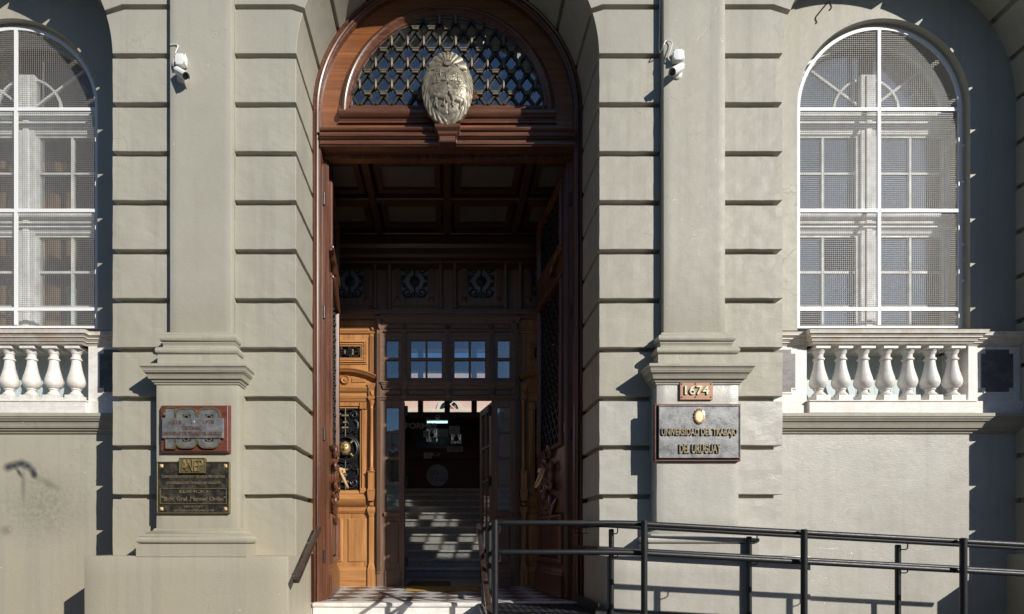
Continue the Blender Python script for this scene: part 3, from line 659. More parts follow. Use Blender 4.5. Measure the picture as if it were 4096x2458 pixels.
def relief(u, w_):                                               # u, w in -1..1 over the oval
    X, Y = 447 + u * 347.5, 597 - w_ * 527.5
    h = 0; ru, rw = u / .74, (w_ + .06) / .72; r = math.hypot(ru, rw)
    full = math.hypot(u, w_)
    if r < 1:
        h += .030 * math.sqrt(max(0, 1 - r * r)) + .012
        for grp, amp in ((HORSE, .022), (OXS, .026), (SCALE, .014)):
            best = 0
            for a, b, q in grp:
                d = seg(X, Y, a[0], a[1], b[0], b[1])
                if d < q: best = max(best, math.sqrt(1 - (d / q) ** 2))
            h += amp * best
        if X > 460 and abs(X - 570) < (Y - 405) * .62 and 410 < Y < 560: h += .012 + .008 * noise.noise(Vector((X * .05, Y * .05, 0)))
        if X > 455 and 560 < Y < 670: h += .007 * (.5 + .5 * math.sin(Y * .42 + .4 * math.sin(X * .03)))
        if abs(X - 448) < 5: h -= .006
        h += .003 * noise.noise(Vector((X * .03, Y * .03, 3)))
    else:
        ang = math.atan2(w_, u); k = math.degrees(ang)
        if w_ > .45 and abs(u) < .75:                             # sun rays
            a2 = math.atan2(w_ - .52, u)
            h += .016 + .018 * abs(math.sin(a2 * 9)) * min(1, math.hypot(u, w_ - .52) * 2.5)
        else:                                                     # laurel leaves
            t = ang * 9 + (2.2 if u > 0 else -2.2) * (r - 1.15) * 6
            h += .012 + .012 * abs(math.sin(t * 1.3)) * (1 - min(1, abs(full - .88) * 5)) + .003 * math.sin(t * 2.6 + full * 25)
    if math.hypot(u / .16, (w_ - .60) / .10) < 1: h += .030
    return h
NR, NA = 74, 190; vs = [(EX, EY - relief(0, 0), EZC)]; fs = []
for i in range(1, NR + 1):
    rr = (i / NR) ** .8
    for j in range(NA):
        a = 2 * math.pi * j / NA; u, w_ = rr * math.cos(a), rr * math.sin(a)
        eg = 1 + .10 * w_ * 0 - .05 * max(0, w_)                  # egg: narrower on top
        edge = 1 + (.02 * abs(math.sin(a * 11)) if (w_ > .5) else .008 * math.sin(a * 23)) * (rr > .97)
        hgt = relief(u, w_) * (.62 if i < NR else .2)
        dome = .055 * (1 - rr * rr)
        vs.append((EX + u * EW * eg * edge, EY - hgt - dome, EZC + w_ * EH * edge))
for j in range(NA):
    fs.append((0, 1 + j, 1 + (j + 1) % NA))
for i in range(NR - 1):
    for j in range(NA): a = 1 + i * NA; b = a + NA; fs.append((a + j, b + j, b + (j + 1) % NA, a + (j + 1) % NA))
o = len(vs); base = 1 + (NR - 1) * NA
for j in range(NA): x, y, z = vs[base + j]; vs.append((x * .97, EY + .05, EZC + (z - EZC) * .97))
for j in range(NA): fs.append((base + j, o + j, o + (j + 1) % NA, base + (j + 1) % NA))
fs.append(list(range(o, o + NA)))
ob('shield', M().add(vs, fs), 'bronze', coa, smooth=True)
ob('mounting_stud', M().lathe(0, EZC, [(.03, EY + .04), (.03, .76)], 10, 'y'), 'bronze', coa)

# ------------------------------------------------------------------ tall door leaves
def leaf(sx, hinge, ang, label):
    t = thing('door_leaf', label, 'door', (hinge, .80, FZ + .012), 'tall entrance door leaves', True)
    t.rotation_euler = (0, 0, R(ang)); W = 1.34; H = 5.03; zo = FZ + .012
    A, B, Dn = (5.08 - zo, 5.82 - zo), (2.78 - zo, 4.72 - zo), (1.38 - zo, 1.95 - zo)
    fr = M(sx).box(.03, .20, -.035, .035, 0, H).box(W - .16, W, -.035, .035, 0, H)
    for z0, z1 in ((0, Dn[0]), (Dn[1], B[0]), (B[1], A[0]), (A[1], H)): fr.box(.2001, W - .1601, -.033, .033, z0, z1)
    f = ob('frame', fr, 'dwood', t)
    ob('edge_moulding', M(sx).tube([(.03, -.024, .02), (.03, -.024, H - .02)], .008, 8).tube([(.03, .0, .02), (.03, .0, H - .02)], .006, 8).tube([(.03, .024, .02), (.03, .024, H - .02)], .008, 8), 'dwood', f, smooth=True)
    ob('edge_bead', M(sx).tube([(.04, -.04, .02), (.04, -.04, H - .02)], .012, 8).tube([(.10, -.036, .33), (.10, -.036, H - .05)], .009, 8), 'dwood', f, smooth=True)
    def bolection(z0, z1, top=None):
        m = M(sx); x0, x1 = .17, W - .13
        pr = [(0, 0), (0, .028), (.012, .045), (.03, .05), (.045, .038), (.05, .02), (.062, .016), (.066, 0)]   # inward, proud
        for i in range(len(pr) - 1):
            (a, b), (c, d) = pr[i], pr[i + 1]
            o1 = [(x0 + a, z0 + a), (x1 - a, z0 + a), (x1 - a, z1 - a), (x0 + a, z1 - a)]; o2 = [(x0 + c, z0 + c), (x1 - c, z0 + c), (x1 - c, z1 - c), (x0 + c, z1 - c)]
            vs = [(x, -.033 - b, z) for x, z in o1] + [(x, -.033 - d, z) for x, z in o2]
            m.add(vs, [(k, (k + 1) % 4, 4 + (k + 1) % 4, 4 + k) for k in range(4)])
        return ob('panel_moulding', m, 'dwood', t)
    for z0, z1 in (A, B):
        bolection(z0 - .05, z1 + .05)
        ob('pane', M(sx).box(.205, W - .165, .006, .012, z0 + .002, z1 - .002), 'fan', t)
        dx, dz = .15, .205; x0, x1 = .21, W - .17
        n = int((z1 - z0) / dz) + 8
        for s in (1, -1):
            for k in range(-n * 2, n * 3):
                xs = x0 + k * dx; pts = []
                for i in range(0, 400):
                    z = z0 + (z1 - z0) * i / 399; x = xs + s * (z - z0) * dx / dz
                    if x0 <= x <= x1: pts.append((x, z))
                if len(pts) > 8: ob('lattice_bar', M(sx).bar(*pts[0], *pts[-1], .02, -.02 if s > 0 else -.009, -.01 if s > 0 else 0), 'lattice', t)
        r = 0; z = z0 + dz * .5
        while z < z1 - .03:
            for k in range(0, 9):
                x = x0 + (k + .5 * (r % 2)) * dx
                if x0 + .02 < x < x1 - .02: ob('collar', M(sx).box(x - .03, x + .03, -.04, -.004, z - .012, z + .012), 'lattice', t)
            r += 1; z += dz * .5
    # shaped apron below the upper panel, shaped crest over the middle panel
    for zc, s in ((A[0] - .03, -1), (B[1] + .03, 1)):
        p = [(.17, 0), (.30, 0), (.36, .06), (.46, .07), (.53, .14), (W / 2 + .02, .17), (W - .49, .14), (W - .42, .07), (W - .32, .06), (W - .26, 0), (W - .13, 0), (W - .13, -.05), (.17, -.05)]
        ob('carved_crest', M(sx).prism([(x, zc + s * z) for x, z in p], 'y', -.095, -.034), 'dwood', t, smooth=True, bev=.014, seg=2)
    # carved boss with ring
    bz = 2.42 - zo; cx_ = W / 2 + .03
    bs = ob('carved_boss', M(sx).lathe(cx_, bz, [(.17, -.034), (.17, -.06), (.15, -.075), (.12, -.07), (.11, -.085), (.08, -.10), (.05, -.13), (.02, -.14), (.001, -.14)], 24, 'y'), 'dwood', t, smooth=True)
    for i in range(8):
        a = 2 * math.pi * (i + .5) / 8; c_, s_ = math.cos(a), math.sin(a); rx, rz_ = .20 + .02 * (i % 2), .25 + .05 * (i % 3)
        sp = scroll(cx_ + rx * c_, bz + rz_ * s_, .075, math.degrees(a) + 180, 1.25, -.06, 1 if i % 2 else -1, 20, .2)
        sp = [(x, -.055 - .035 * math.sin(math.pi * j / 20), z) for j, (x, y, z) in enumerate(sp)]
        ob('carved_leaf', M(sx).tube(sp, [.030 - .02 * j / 20 for j in range(21)], 7), 'dwood', bs, smooth=True)
    ob('ring_knocker', M(sx).tube([(cx_ + .085 * math.cos(a), -.17 + .05 * math.sin(a), bz - .02 + .115 * math.sin(a)) for a in [2 * math.pi * i / 22 for i in range(23)]], .017, 8), 'gilt', t, smooth=True)
    ob('knocker_stud', M(sx).tube([(cx_, -.12, bz + .1), (cx_, -.17, bz + .09), (cx_, -.175, bz + .05)], .024, 8), 'gilt', t, smooth=True)
    # drapery swag under the boss
    for q in range(4):
        dz = .05 * q
        ob('carved_swag', M(sx).tube([(cx_ + (.30 - .05 * q) * math.cos(R(180 + 180 * i / 14)), -.05 - .02 * math.sin(R(180 * i / 14)), 2.12 - zo - dz * .3 + (.10 + dz) * math.sin(R(180 + 180 * i / 14))) for i in range(15)], [.012 + .016 * math.sin(R(180 * i / 14)) for i in range(15)], 8), 'dwood', t, smooth=True)
    bolection(Dn[0] - .05, Dn[1] - .02)
    ob('lower_panel', M(sx).frus(.205, W - .165, Dn[0] + .002, Dn[1] - .002, .0, -.03, .05), 'dwood', t)
    ob('letter_plate', M(sx).box(cx_ - .10, cx_ + .10, -.065, -.034, 1.90 - zo, 1.98 - zo).box(cx_ - .07, cx_ + .07, -.07, -.0651, 1.925 - zo, 1.955 - zo), 'brass', t, bev=.004)
    ob('lock_plate', M(sx).box(.10, .135, -.045, -.036, 2.88 - zo, 3.0 - zo), 'brass', t, bev=.004)
    ob('kick_block', M(sx).wrap(.14, W - .04, -.075, -.03, [(.0, .0), (.0, .26), (-.012, .28), (-.016, .30), (-.03, .33), (-.034, .345)]), 'dwood', t)
    for z in (.5, 1.9, 3.3, 4.6): ob('hinge', M(sx).lathe(.012, .0, [(.014, z - .07), (.014, z + .07)], 10), 'iron', t)
    for z in (.12, .9, 2.6, 4.9): ob('edge_bolt', M(sx).box(.026, .0305, -.012, .012, z - .07, z + .07), 'iron', t)
leaf(1, -1.415, 96.5, 'open carved door leaf standing edge-on in sunlight beside the golden panelling')
leaf(-1, 1.415, -84, 'open carved door leaf in deep shade behind the black handrails')

# ------------------------------------------------------------------ vestibule screen
vs_ = thing('vestibule_screen', 'panelled timber screen with glazed lights and iron grilles behind the doorway', 'screen', (0, SY, FZ))
def sxx(X): return px(X, SY)
def szz(Y): return pz(Y, SY)
def fluted(m, x0, x1, z0, z1, y):
    m.box(x0, x1, y - .02, y, z0, z1); n = 4; w_ = (x1 - x0) / (n * 2 + 1)
    for i in range(n + 1): m.box(x0 + 2 * i * w_, x0 + (2 * i + 1) * w_, y - .028, y - .0201, z0 + .03, z1 - .03)
def panel(name, x0, x1, z0, z1, y, mat, parent, proud=.012, inset=.02):
    return ob(name, M().frus(x0, x1, z0, z1, y, y - proud, inset), mat, parent)
# upper zone (above the small cornice)
UT = CZ - .02; C1 = szz(1283)
grl = [(-1.45, 0), (-.49, 1), (.50, 1), (1.46, 0)]
m = M(); xs = [-VX]
gw, gz0, gz1 = .20, szz(1197), szz(1063)
for gx, _ in grl: m.box(xs[-1], gx - gw, SY + .01, SY + .06, C1, UT); m.box(gx - gw, gx + gw, SY + .01, SY + .06, C1, gz0); m.box(gx - gw, gx + gw, SY + .01, SY + .06, gz1, UT); xs.append(gx + gw)
m.box(xs[-1], VX, SY + .01, SY + .06, C1, UT)
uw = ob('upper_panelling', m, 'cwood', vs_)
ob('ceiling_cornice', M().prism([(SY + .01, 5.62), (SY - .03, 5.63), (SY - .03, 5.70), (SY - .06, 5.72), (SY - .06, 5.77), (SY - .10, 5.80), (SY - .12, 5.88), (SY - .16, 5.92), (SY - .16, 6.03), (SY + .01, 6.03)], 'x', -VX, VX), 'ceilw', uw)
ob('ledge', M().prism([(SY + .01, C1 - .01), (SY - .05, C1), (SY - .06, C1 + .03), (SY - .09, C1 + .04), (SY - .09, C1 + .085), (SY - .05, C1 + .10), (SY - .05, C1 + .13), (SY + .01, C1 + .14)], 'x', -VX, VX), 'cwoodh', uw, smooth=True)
def grille(parent, cx_, z0, z1, hw_, y, boss=None):
    m = M(); zc = (z0 + z1) / 2; H_ = (z1 - z0) / 2; rb = .010
    m.tube([(cx_, y, z0), (cx_, y, z1)], rb, 6)
    for a in (-1, 1):
        for b in (-1, 1):
            m.tube(scroll(cx_ + a * hw_ * .52, zc + b * H_ * .66, hw_ * .38, 180 if a > 0 else 0, 1.35, y, -a * b, 22), rb, 6)
            m.tube([(cx_ + a * .02, y, zc + b * H_ * .95), (cx_ + a * hw_ * .35, y, zc + b * H_ * .98), (cx_ + a * hw_ * .8, y, zc + b * H_ * .85), (cx_ + a * hw_ * .92, y, zc + b * H_ * .6)], rb, 6)
            m.tube([(cx_ + a * hw_ * .55, y, zc + b * H_ * .36), (cx_ + a * hw_ * .8, y, zc + b * H_ * .26), (cx_ + a * hw_ * .95, y, zc + b * H_ * .05)], rb, 6)
            m.tube(scroll(cx_ + a * hw_ * .8, zc + b * H_ * .22, hw_ * .16, 90, 1.1, y, -a * b, 14), rb * .8, 5)
    return ob('iron_grille', m, 'iron', parent, smooth=True)
pm = simple('grille_backing', (.24, .25, .26), .4, 0, .1, 6, .05)
for gx, _ in grl:
    ob('grille_pane', M().box(gx - gw, gx + gw, SY + .04, SY + .045, gz0, gz1), pm, uw)
    g = grille(uw, gx, gz0, gz1, gw, SY + .015)
    ob('medallion', M().lathe(gx, (gz0 + gz1) / 2, [(.001, SY - .005), (.06, SY), (.075, SY + .01), (.075, SY + .03)], 18, 'y'), 'iron', uw, smooth=True)
    for dx in (-gw - .055, gw + .055): 
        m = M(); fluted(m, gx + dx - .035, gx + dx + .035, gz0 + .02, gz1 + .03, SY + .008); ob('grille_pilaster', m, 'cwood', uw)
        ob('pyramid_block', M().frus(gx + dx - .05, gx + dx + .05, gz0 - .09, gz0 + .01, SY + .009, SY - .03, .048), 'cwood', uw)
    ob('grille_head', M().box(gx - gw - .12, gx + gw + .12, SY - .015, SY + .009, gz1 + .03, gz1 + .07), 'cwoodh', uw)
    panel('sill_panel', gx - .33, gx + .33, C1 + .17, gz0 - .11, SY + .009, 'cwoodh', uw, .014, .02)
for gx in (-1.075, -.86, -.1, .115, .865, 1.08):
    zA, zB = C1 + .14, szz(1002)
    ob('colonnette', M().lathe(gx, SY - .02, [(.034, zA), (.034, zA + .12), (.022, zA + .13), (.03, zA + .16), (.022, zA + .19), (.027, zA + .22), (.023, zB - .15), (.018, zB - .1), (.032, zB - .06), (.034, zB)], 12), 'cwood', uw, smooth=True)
# centre screen (projects a little)
CY = SY - .05
xL, xR = sxx(1511), sxx(2071)
op0, op1 = sxx(1619), sxx(1965)
panesX = [(1549, 1596), (1646, 1703), (1711, 1767), (1818, 1874), (1883, 1939), (1989, 2036)]
rows = [(1370.6, 1440.5), (1450, 1520)]
# flat boards round the panes
zT, zLB = szz(1339), szz(1608)
xs = sorted([sxx(v) for p in panesX for v in p]); m = M()
top, r1a, r1b, r2a, r2b = zT, szz(1370.6), szz(1440.5), szz(1450), szz(1520)
edges = [xL] + xs + [xR]
for i in range(0, len(edges), 2): m.box(edges[i], edges[i + 1], CY, CY + .06, zLB, szz(1278))
for i in range(1, len(edges) - 1, 2):
    a, b = edges[i], edges[i + 1]
    for z0, z1 in ((zLB, r2b), (r2a, r1b), (r1a, szz(1278))): m.box(a + .0001, b - .0001, CY + .001, CY + .059, z0, z1)
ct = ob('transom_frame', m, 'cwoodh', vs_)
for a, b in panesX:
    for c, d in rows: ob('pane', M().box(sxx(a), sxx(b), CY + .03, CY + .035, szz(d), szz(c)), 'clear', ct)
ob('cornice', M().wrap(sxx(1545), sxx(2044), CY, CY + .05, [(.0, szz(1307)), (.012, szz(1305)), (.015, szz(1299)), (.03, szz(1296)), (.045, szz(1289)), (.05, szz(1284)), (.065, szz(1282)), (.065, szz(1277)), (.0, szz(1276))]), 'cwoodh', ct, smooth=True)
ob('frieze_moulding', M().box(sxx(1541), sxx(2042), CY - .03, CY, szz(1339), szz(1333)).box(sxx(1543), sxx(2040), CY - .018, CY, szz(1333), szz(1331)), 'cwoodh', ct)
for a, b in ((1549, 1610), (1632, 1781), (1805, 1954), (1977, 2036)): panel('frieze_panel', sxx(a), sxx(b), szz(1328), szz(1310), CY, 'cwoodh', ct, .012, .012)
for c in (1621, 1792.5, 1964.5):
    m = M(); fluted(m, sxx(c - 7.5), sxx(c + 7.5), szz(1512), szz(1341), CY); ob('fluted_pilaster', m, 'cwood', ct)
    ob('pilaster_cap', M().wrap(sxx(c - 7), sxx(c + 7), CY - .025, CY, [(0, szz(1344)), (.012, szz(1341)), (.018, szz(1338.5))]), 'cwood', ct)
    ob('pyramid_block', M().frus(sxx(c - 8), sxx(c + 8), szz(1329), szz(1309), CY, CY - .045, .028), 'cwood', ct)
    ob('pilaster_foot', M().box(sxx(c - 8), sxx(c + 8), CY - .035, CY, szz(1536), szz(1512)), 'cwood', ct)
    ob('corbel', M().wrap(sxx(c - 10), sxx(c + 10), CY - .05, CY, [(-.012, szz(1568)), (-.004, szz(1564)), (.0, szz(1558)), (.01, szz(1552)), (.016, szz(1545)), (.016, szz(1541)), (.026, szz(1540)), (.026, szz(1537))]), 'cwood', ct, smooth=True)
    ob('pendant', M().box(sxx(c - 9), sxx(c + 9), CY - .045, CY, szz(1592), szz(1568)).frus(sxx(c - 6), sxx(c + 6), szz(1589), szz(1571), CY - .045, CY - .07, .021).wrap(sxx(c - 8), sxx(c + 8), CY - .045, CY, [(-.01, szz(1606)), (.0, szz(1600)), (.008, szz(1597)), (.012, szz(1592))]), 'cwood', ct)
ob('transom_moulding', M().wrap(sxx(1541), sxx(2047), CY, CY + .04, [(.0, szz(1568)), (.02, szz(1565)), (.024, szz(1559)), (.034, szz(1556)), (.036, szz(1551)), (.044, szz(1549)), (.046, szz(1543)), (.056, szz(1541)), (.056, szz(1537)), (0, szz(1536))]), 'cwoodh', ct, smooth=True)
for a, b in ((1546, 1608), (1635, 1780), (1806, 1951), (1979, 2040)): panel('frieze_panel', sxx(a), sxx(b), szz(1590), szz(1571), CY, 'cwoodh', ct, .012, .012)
ob('door_head_moulding', M().prism([(CY, szz(1608)), (CY - .018, szz(1607)), (CY - .022, szz(1600)), (CY - .034, szz(1598)), (CY - .034, szz(1594)), (CY, szz(1593))], 'x', xL, xR), 'cwoodh', ct)
# sidelights
for (e0, e1, p0, p1) in ((xL, op0, sxx(1548), sxx(1597)), (op1, xR, sxx(1988), sxx(2037))):
    m = M().box(e0, p0, CY, CY + .06, FZ, zLB).box(p1, e1, CY, CY + .06, FZ, zLB)
    rr = [(1637, 1730), (1738, 1832), (1843, 1938), (1946, 2040)]
    zz = [zLB] + [szz(v) for r in rr for v in r] + [FZ]
    for i in range(0, len(zz), 2): m.box(p0 + .0001, p1 - .0001, CY + .001, CY + .059, zz[i + 1], zz[i])
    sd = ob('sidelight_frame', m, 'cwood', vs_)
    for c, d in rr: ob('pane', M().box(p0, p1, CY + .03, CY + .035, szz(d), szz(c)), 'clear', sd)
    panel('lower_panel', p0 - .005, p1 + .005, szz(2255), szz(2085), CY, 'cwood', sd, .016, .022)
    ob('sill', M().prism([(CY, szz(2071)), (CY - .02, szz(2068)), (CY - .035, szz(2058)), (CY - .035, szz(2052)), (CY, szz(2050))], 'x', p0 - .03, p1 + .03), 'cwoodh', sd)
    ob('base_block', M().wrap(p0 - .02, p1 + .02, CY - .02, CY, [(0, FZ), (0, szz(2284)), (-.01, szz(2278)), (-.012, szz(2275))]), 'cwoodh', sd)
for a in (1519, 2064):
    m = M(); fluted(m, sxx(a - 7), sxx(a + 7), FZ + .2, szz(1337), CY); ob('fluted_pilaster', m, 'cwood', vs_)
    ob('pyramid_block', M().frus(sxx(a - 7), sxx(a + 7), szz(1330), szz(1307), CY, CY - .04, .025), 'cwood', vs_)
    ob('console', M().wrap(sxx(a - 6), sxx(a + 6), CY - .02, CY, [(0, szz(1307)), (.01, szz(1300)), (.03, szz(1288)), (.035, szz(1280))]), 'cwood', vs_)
# side wings
for sx in (-1, 1):
    S = lambda X: abs(sxx(X)); m = M(sx); wx0, wx1, wc = 1.04, VX, 1.519
    gh = .222; za, zb2 = szz(1962), szz(1637); zs0, zs1 = szz(1435), szz(1391); gs = .228
    YW = SY + .01
    for a, b in ((wx0, wc - gh), (wc + gh, wx1)): m.box(a, b, YW, YW + .05, FZ, C1)
    for z0, z1 in ((FZ, za), (zb2, zs0), (zs1, C1)): m.box(wc - gh + .0001, wc + gh - .0001, YW + .001, YW + .049, z0, z1)
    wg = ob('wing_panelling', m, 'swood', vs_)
    ob('frieze_panel', M(sx).frus(wc - .36, wc + .30, szz(1331), szz(1311), YW, YW - .012, .012), 'swoodh', wg)
    ob('wing_cornice', M(sx).prism([(YW, szz(1341)), (YW - .02, szz(1340)), (YW - .03, szz(1334)), (YW, szz(1333))], 'x', wx0, wx1), 'swoodh', wg)
    ob('grille_backing', M(sx).box(wc - gh, wc + gh, YW + .03, YW + .035, za, zb2), 'lens', wg); ob('small_grille_backing', M(sx).box(wc - gs, wc + gs, YW + .031, YW + .036, zs0, zs1), 'lens', wg)
    m = M(sx)
    for k, (o, pr_) in enumerate(((.10, .012), (.075, .03), (.045, .022), (.02, .008))):
        x0, x1, z0, z1 = wc - gs - o, wc + gs + o, zs0 - o, zs1 + o; t_ = .018
        m.box(x0, x1, YW - pr_, YW, z0, z0 + t_).box(x0, x1, YW - pr_, YW, z1 - t_, z1).box(x0, x0 + t_, YW - pr_ + .0005, YW, z0 + t_, z1 - t_).box(x1 - t_, x1, YW - pr_ + .0005, YW, z0 + t_, z1 - t_)
    ob('small_grille_frame', m, 'swoodh', wg)
    m = M(sx); zc = (zs0 + zs1) / 2
    m.tube([(wc - gs, YW, zc), (wc + gs, YW, zc)], .011, 6)
    for a in (-1, 1):
        m.tube([(wc + a * (.13 + .08 * math.cos(R(t))), YW, zc + .07 * math.sin(R(t))) for t in range(-100, 101, 20)], .010, 6)
        for b in (-1, 1): m.tube(scroll(wc + a * .075, zc + b * .05, .028, 90, 1.2, YW, a * b, 16), .008, 5); m.tube([(wc - a * .05, YW, zc + b * .03), (wc + a * .1, YW, zc + b * .03)], .008, 5)
    ob('small_iron_grille', m, 'iron', wg, smooth=True)
    for q0, q1, q2 in ((-.005, .012, .025), (-.125, -.105, .04), (.105, .125, .04)): ob('grille_band', M(sx).box(wc + q0, wc + q1, YW - .014, YW + .012, zc - q2, zc + q2), 'brass', wg)
    # segmental pediment
    prad = 1.02; pcz = szz(1484) - prad
    ob('pediment', M(sx).arch(wc, pcz, [(prad - .07, YW), (prad - .065, YW - .02), (prad - .045, YW - .03), (prad - .04, YW - .06), (prad - .015, YW - .075), (prad, YW - .09), (prad + .012, YW - .09), (prad + .012, YW)], 63, 117, 24), 'swoodh', wg, smooth=True)
    ob('medallion', M(sx).lathe(wc, szz(1524), [(.001, YW - .03), (.02, YW - .03), (.025, YW - .018), (.04, YW - .018), (.055, YW - .03), (.065, YW - .018), (.068, YW)], 20, 'y'), 'swood', wg, smooth=True)
    for a in (-1, 1): ob('pediment_panel', M(sx).frus(wc + a * .20 - .11, wc + a * .20 + .11, szz(1536), szz(1518), YW, YW - .01, .01), 'swoodh', wg)
    eb = [(YW, szz(1612)), (YW - .015, szz(1610)), (YW - .02, szz(1600)), (YW - .03, szz(1597)), (YW - .03, szz(1590)), (YW - .012, szz(1588)), (YW - .012, szz(1576)), (YW - .03, szz(1573)), (YW - .045, szz(1564)), (YW - .05, szz(1556)), (YW - .035, szz(1554)), (YW - .03, szz(1546)), (YW, szz(1544))]
    ob('entablature', M(sx).prism(eb, 'x', wc - .33, wc + .33), 'swoodh', wg, smooth=True)
    m = M(sx)
    for (o, t_, pr_) in ((.0, .03, .012), (.03, .03, .03), (.06, .025, .02)):
        m.box(wc - gh - o - t_, wc - gh - o, YW - pr_, YW, za, zb2 + o).box(wc + gh + o, wc + gh + o + t_, YW - pr_, YW, za, zb2 + o).box(wc - gh - o - t_, wc + gh + o + t_, YW - pr_ - .0005, YW, zb2 + o, zb2 + o + t_)
    ob('grille_frame', m, 'swood', wg)
    for a in (-1, 1):
        ob('corner_block', M(sx).box(wc + a * (gh + .045) - .05, wc + a * (gh + .045) + .05, YW - .045, YW, zb2 - .02, zb2 + .08), 'swood', wg, bev=.006)
        ob('corner_block', M(sx).box(wc + a * (gh + .045) - .045, wc + a * (gh + .045) + .045, YW - .045, YW, za - .05, za + .03), 'swood', wg, bev=.006)
    sb = [(YW, szz(2030)), (YW - .02, szz(2026)), (YW - .05, szz(2020)), (YW - .075, szz(2008)), (YW - .08, szz(1998)), (YW - .06, szz(1994)), (YW - .045, szz(1985)), (YW - .03, szz(1980)), (YW - .025, szz(1968)), (YW, szz(1964))]
    ob('grille_sill', M(sx).prism(sb, 'x', wc - .31, wc + .31), 'swoodh', wg, smooth=True)
    ob('apron_moulding', M(sx).prism([(YW, szz(2056)), (YW - .015, szz(2053)), (YW - .028, szz(2046)), (YW - .02, szz(2040)), (YW, szz(2036))], 'x', wx0, wx1), 'swoodh', wg)
    # main grille with mask
    m = M(sx); zm = szz(1797); y_ = YW
    m.tube([(wc, y_, za), (wc, y_, zm - .17)], .013, 6).tube([(wc, y_, zm + .17), (wc, y_, zb2)], .013, 6)
    m.tube([(wc + .175 * math.cos(R(t)), y_, zm + .175 * math.sin(R(t))) for t in range(0, 361, 15)], .014, 6)
    m.tube([(wc + .205 * math.cos(R(t)), y_ + .004, zm + .205 * math.sin(R(t))) for t in range(0, 361, 15)], .009, 6)
    for b in (-1, 1):
        for a in (-1, 1):
            m.tube(scroll(wc + a * .13, zm + b * .50, .055, 180 if a > 0 else 0, 1.3, y_, -a * b, 22), .011, 6)
            m.tube([(wc + a * .02, y_, zm + b * .57), (wc + a * .09, y_, zm + b * .585), (wc + a * .17, y_, zm + b * .55), (wc + a * .19, y_, zm + b * .48)], .011, 6)
            m.tube(scroll(wc + a * .14, zm + b * .28, .045, -90 * b, 1.2, y_, a * b, 18), .010, 6)
            m.tube([(wc + a * .185, y_, zm + b * .30), (wc + a * .19, y_, zm + b * .38), (wc + a * .14, y_, zm + b * .43)], .010, 6)
            m.tube(scroll(wc + a * .055, zm + b * .27, .04, 90 * b, 1.2, y_, -a * b, 16), .010, 6)
            m.tube([(wc, y_, zm + b * .42), (wc + a * .03, y_, zm + b * .40), (wc + a * .05, y_, zm + b * .36)], .008, 5)
        for k, q in ((.49, .05), (.33, .05), (.40, .03)): m.box(wc - .01, wc + .01, y_ - .01, y_ + .01, zm + b * k - .01, zm + b * k + .01)
    ob('iron_grille', m, 'iron', wg, smooth=True)
    for b in (-1, 1):
        for k, q in ((.49, .05), (.39, .028), (.31, .045)): ob('grille_band', M(sx).box(wc - q, wc + q, y_ - .02, y_ + .014, zm + b * k - .012, zm + b * k + .012), 'brass', wg)
    for t in range(45, 360, 90): c_, s_ = math.cos(R(t)), math.sin(R(t)); ob('mask_ray', M(sx).tube([(wc + .11 * c_, y_ - .012, zm + .11 * s_), (wc + .165 * c_, y_ - .014, zm + .165 * s_)], .016, 5), 'brass', wg)
    vs2, fs2 = [], []; na, nr = 28, 12
    vs2.append((wc, y_ - .10, zm))
    for i in range(1, nr + 1):
        for j in range(na):
            a = 2 * math.pi * j / na; rr = i / nr; u, v = rr * math.cos(a), rr * math.sin(a)
            hgt = .075 * math.sqrt(max(0, 1 - rr * rr)) + .02 * math.exp(-((u / .16) ** 2 + ((v + .02) / .3) ** 2)) - .02 * sum(math.exp(-(((u - e) / .14) ** 2 + ((v - .22) / .1) ** 2)) for e in (-.36, .36)) - .016 * math.exp(-((u / .3) ** 2 + ((v + .45) / .06) ** 2)) + (.012 * math.sin(a * 9) if rr > .8 else 0)
            vs2.append((wc + u * .082, y_ - .015 - hgt, zm + v * .105))
    for j in range(na): fs2.append((0, 1 + j, 1 + (j + 1) % na))
    for i in range(nr - 1):
        for j in range(na): a = 1 + i * na; fs2.append((a + j, a + na + j, a + na + (j + 1) % na, a + (j + 1) % na))
    ob('face_mask', M(sx).add(vs2, fs2), 'brass', wg, smooth=True)
    # colonnettes, pedestals, lower panels
    for cxx in (wc - .396, wc + .396):
        m = M(sx); fluted(m, cxx - .028, cxx + .028, szz(1504), szz(1342), YW); ob('fluted_pilaster', m, 'swood', wg)
        ob('pyramid_block', M(sx).frus(cxx - .03, cxx + .03, szz(1329), szz(1312), YW, YW - .04, .027), 'swood', wg)
        ob('capital_block', M(sx).wrap(cxx - .05, cxx + .05, YW - .05, YW, [(-.012, szz(1566)), (.0, szz(1558)), (.01, szz(1546)), (.012, szz(1541))]).box(cxx - .042, cxx + .042, YW - .05, YW, szz(1592), szz(1566)).frus(cxx - .03, cxx + .03, szz(1590), szz(1569), YW - .05, YW - .075, .027).wrap(cxx - .042, cxx + .042, YW - .045, YW, [(-.008, szz(1609)), (.006, szz(1603)), (.012, szz(1595)), (.012, szz(1593))]), 'swood', wg)
        zA, zB = szz(1889), szz(1610)
        ob('colonnette', M(sx).lathe(cxx, YW - .045, [(.045, zA), (.045, zA + .012), (.035, zA + .02), (.042, zA + .03), (.03, zA + .045), (.034, zA + .055), (.024, zA + .07), (.027, zA + .3), (.023, zB - .13), (.028, zB - .12), (.022, zB - .11), (.027, zB - .07), (.042, zB - .025), (.046, zB)], 14), 'swood', wg, smooth=True)
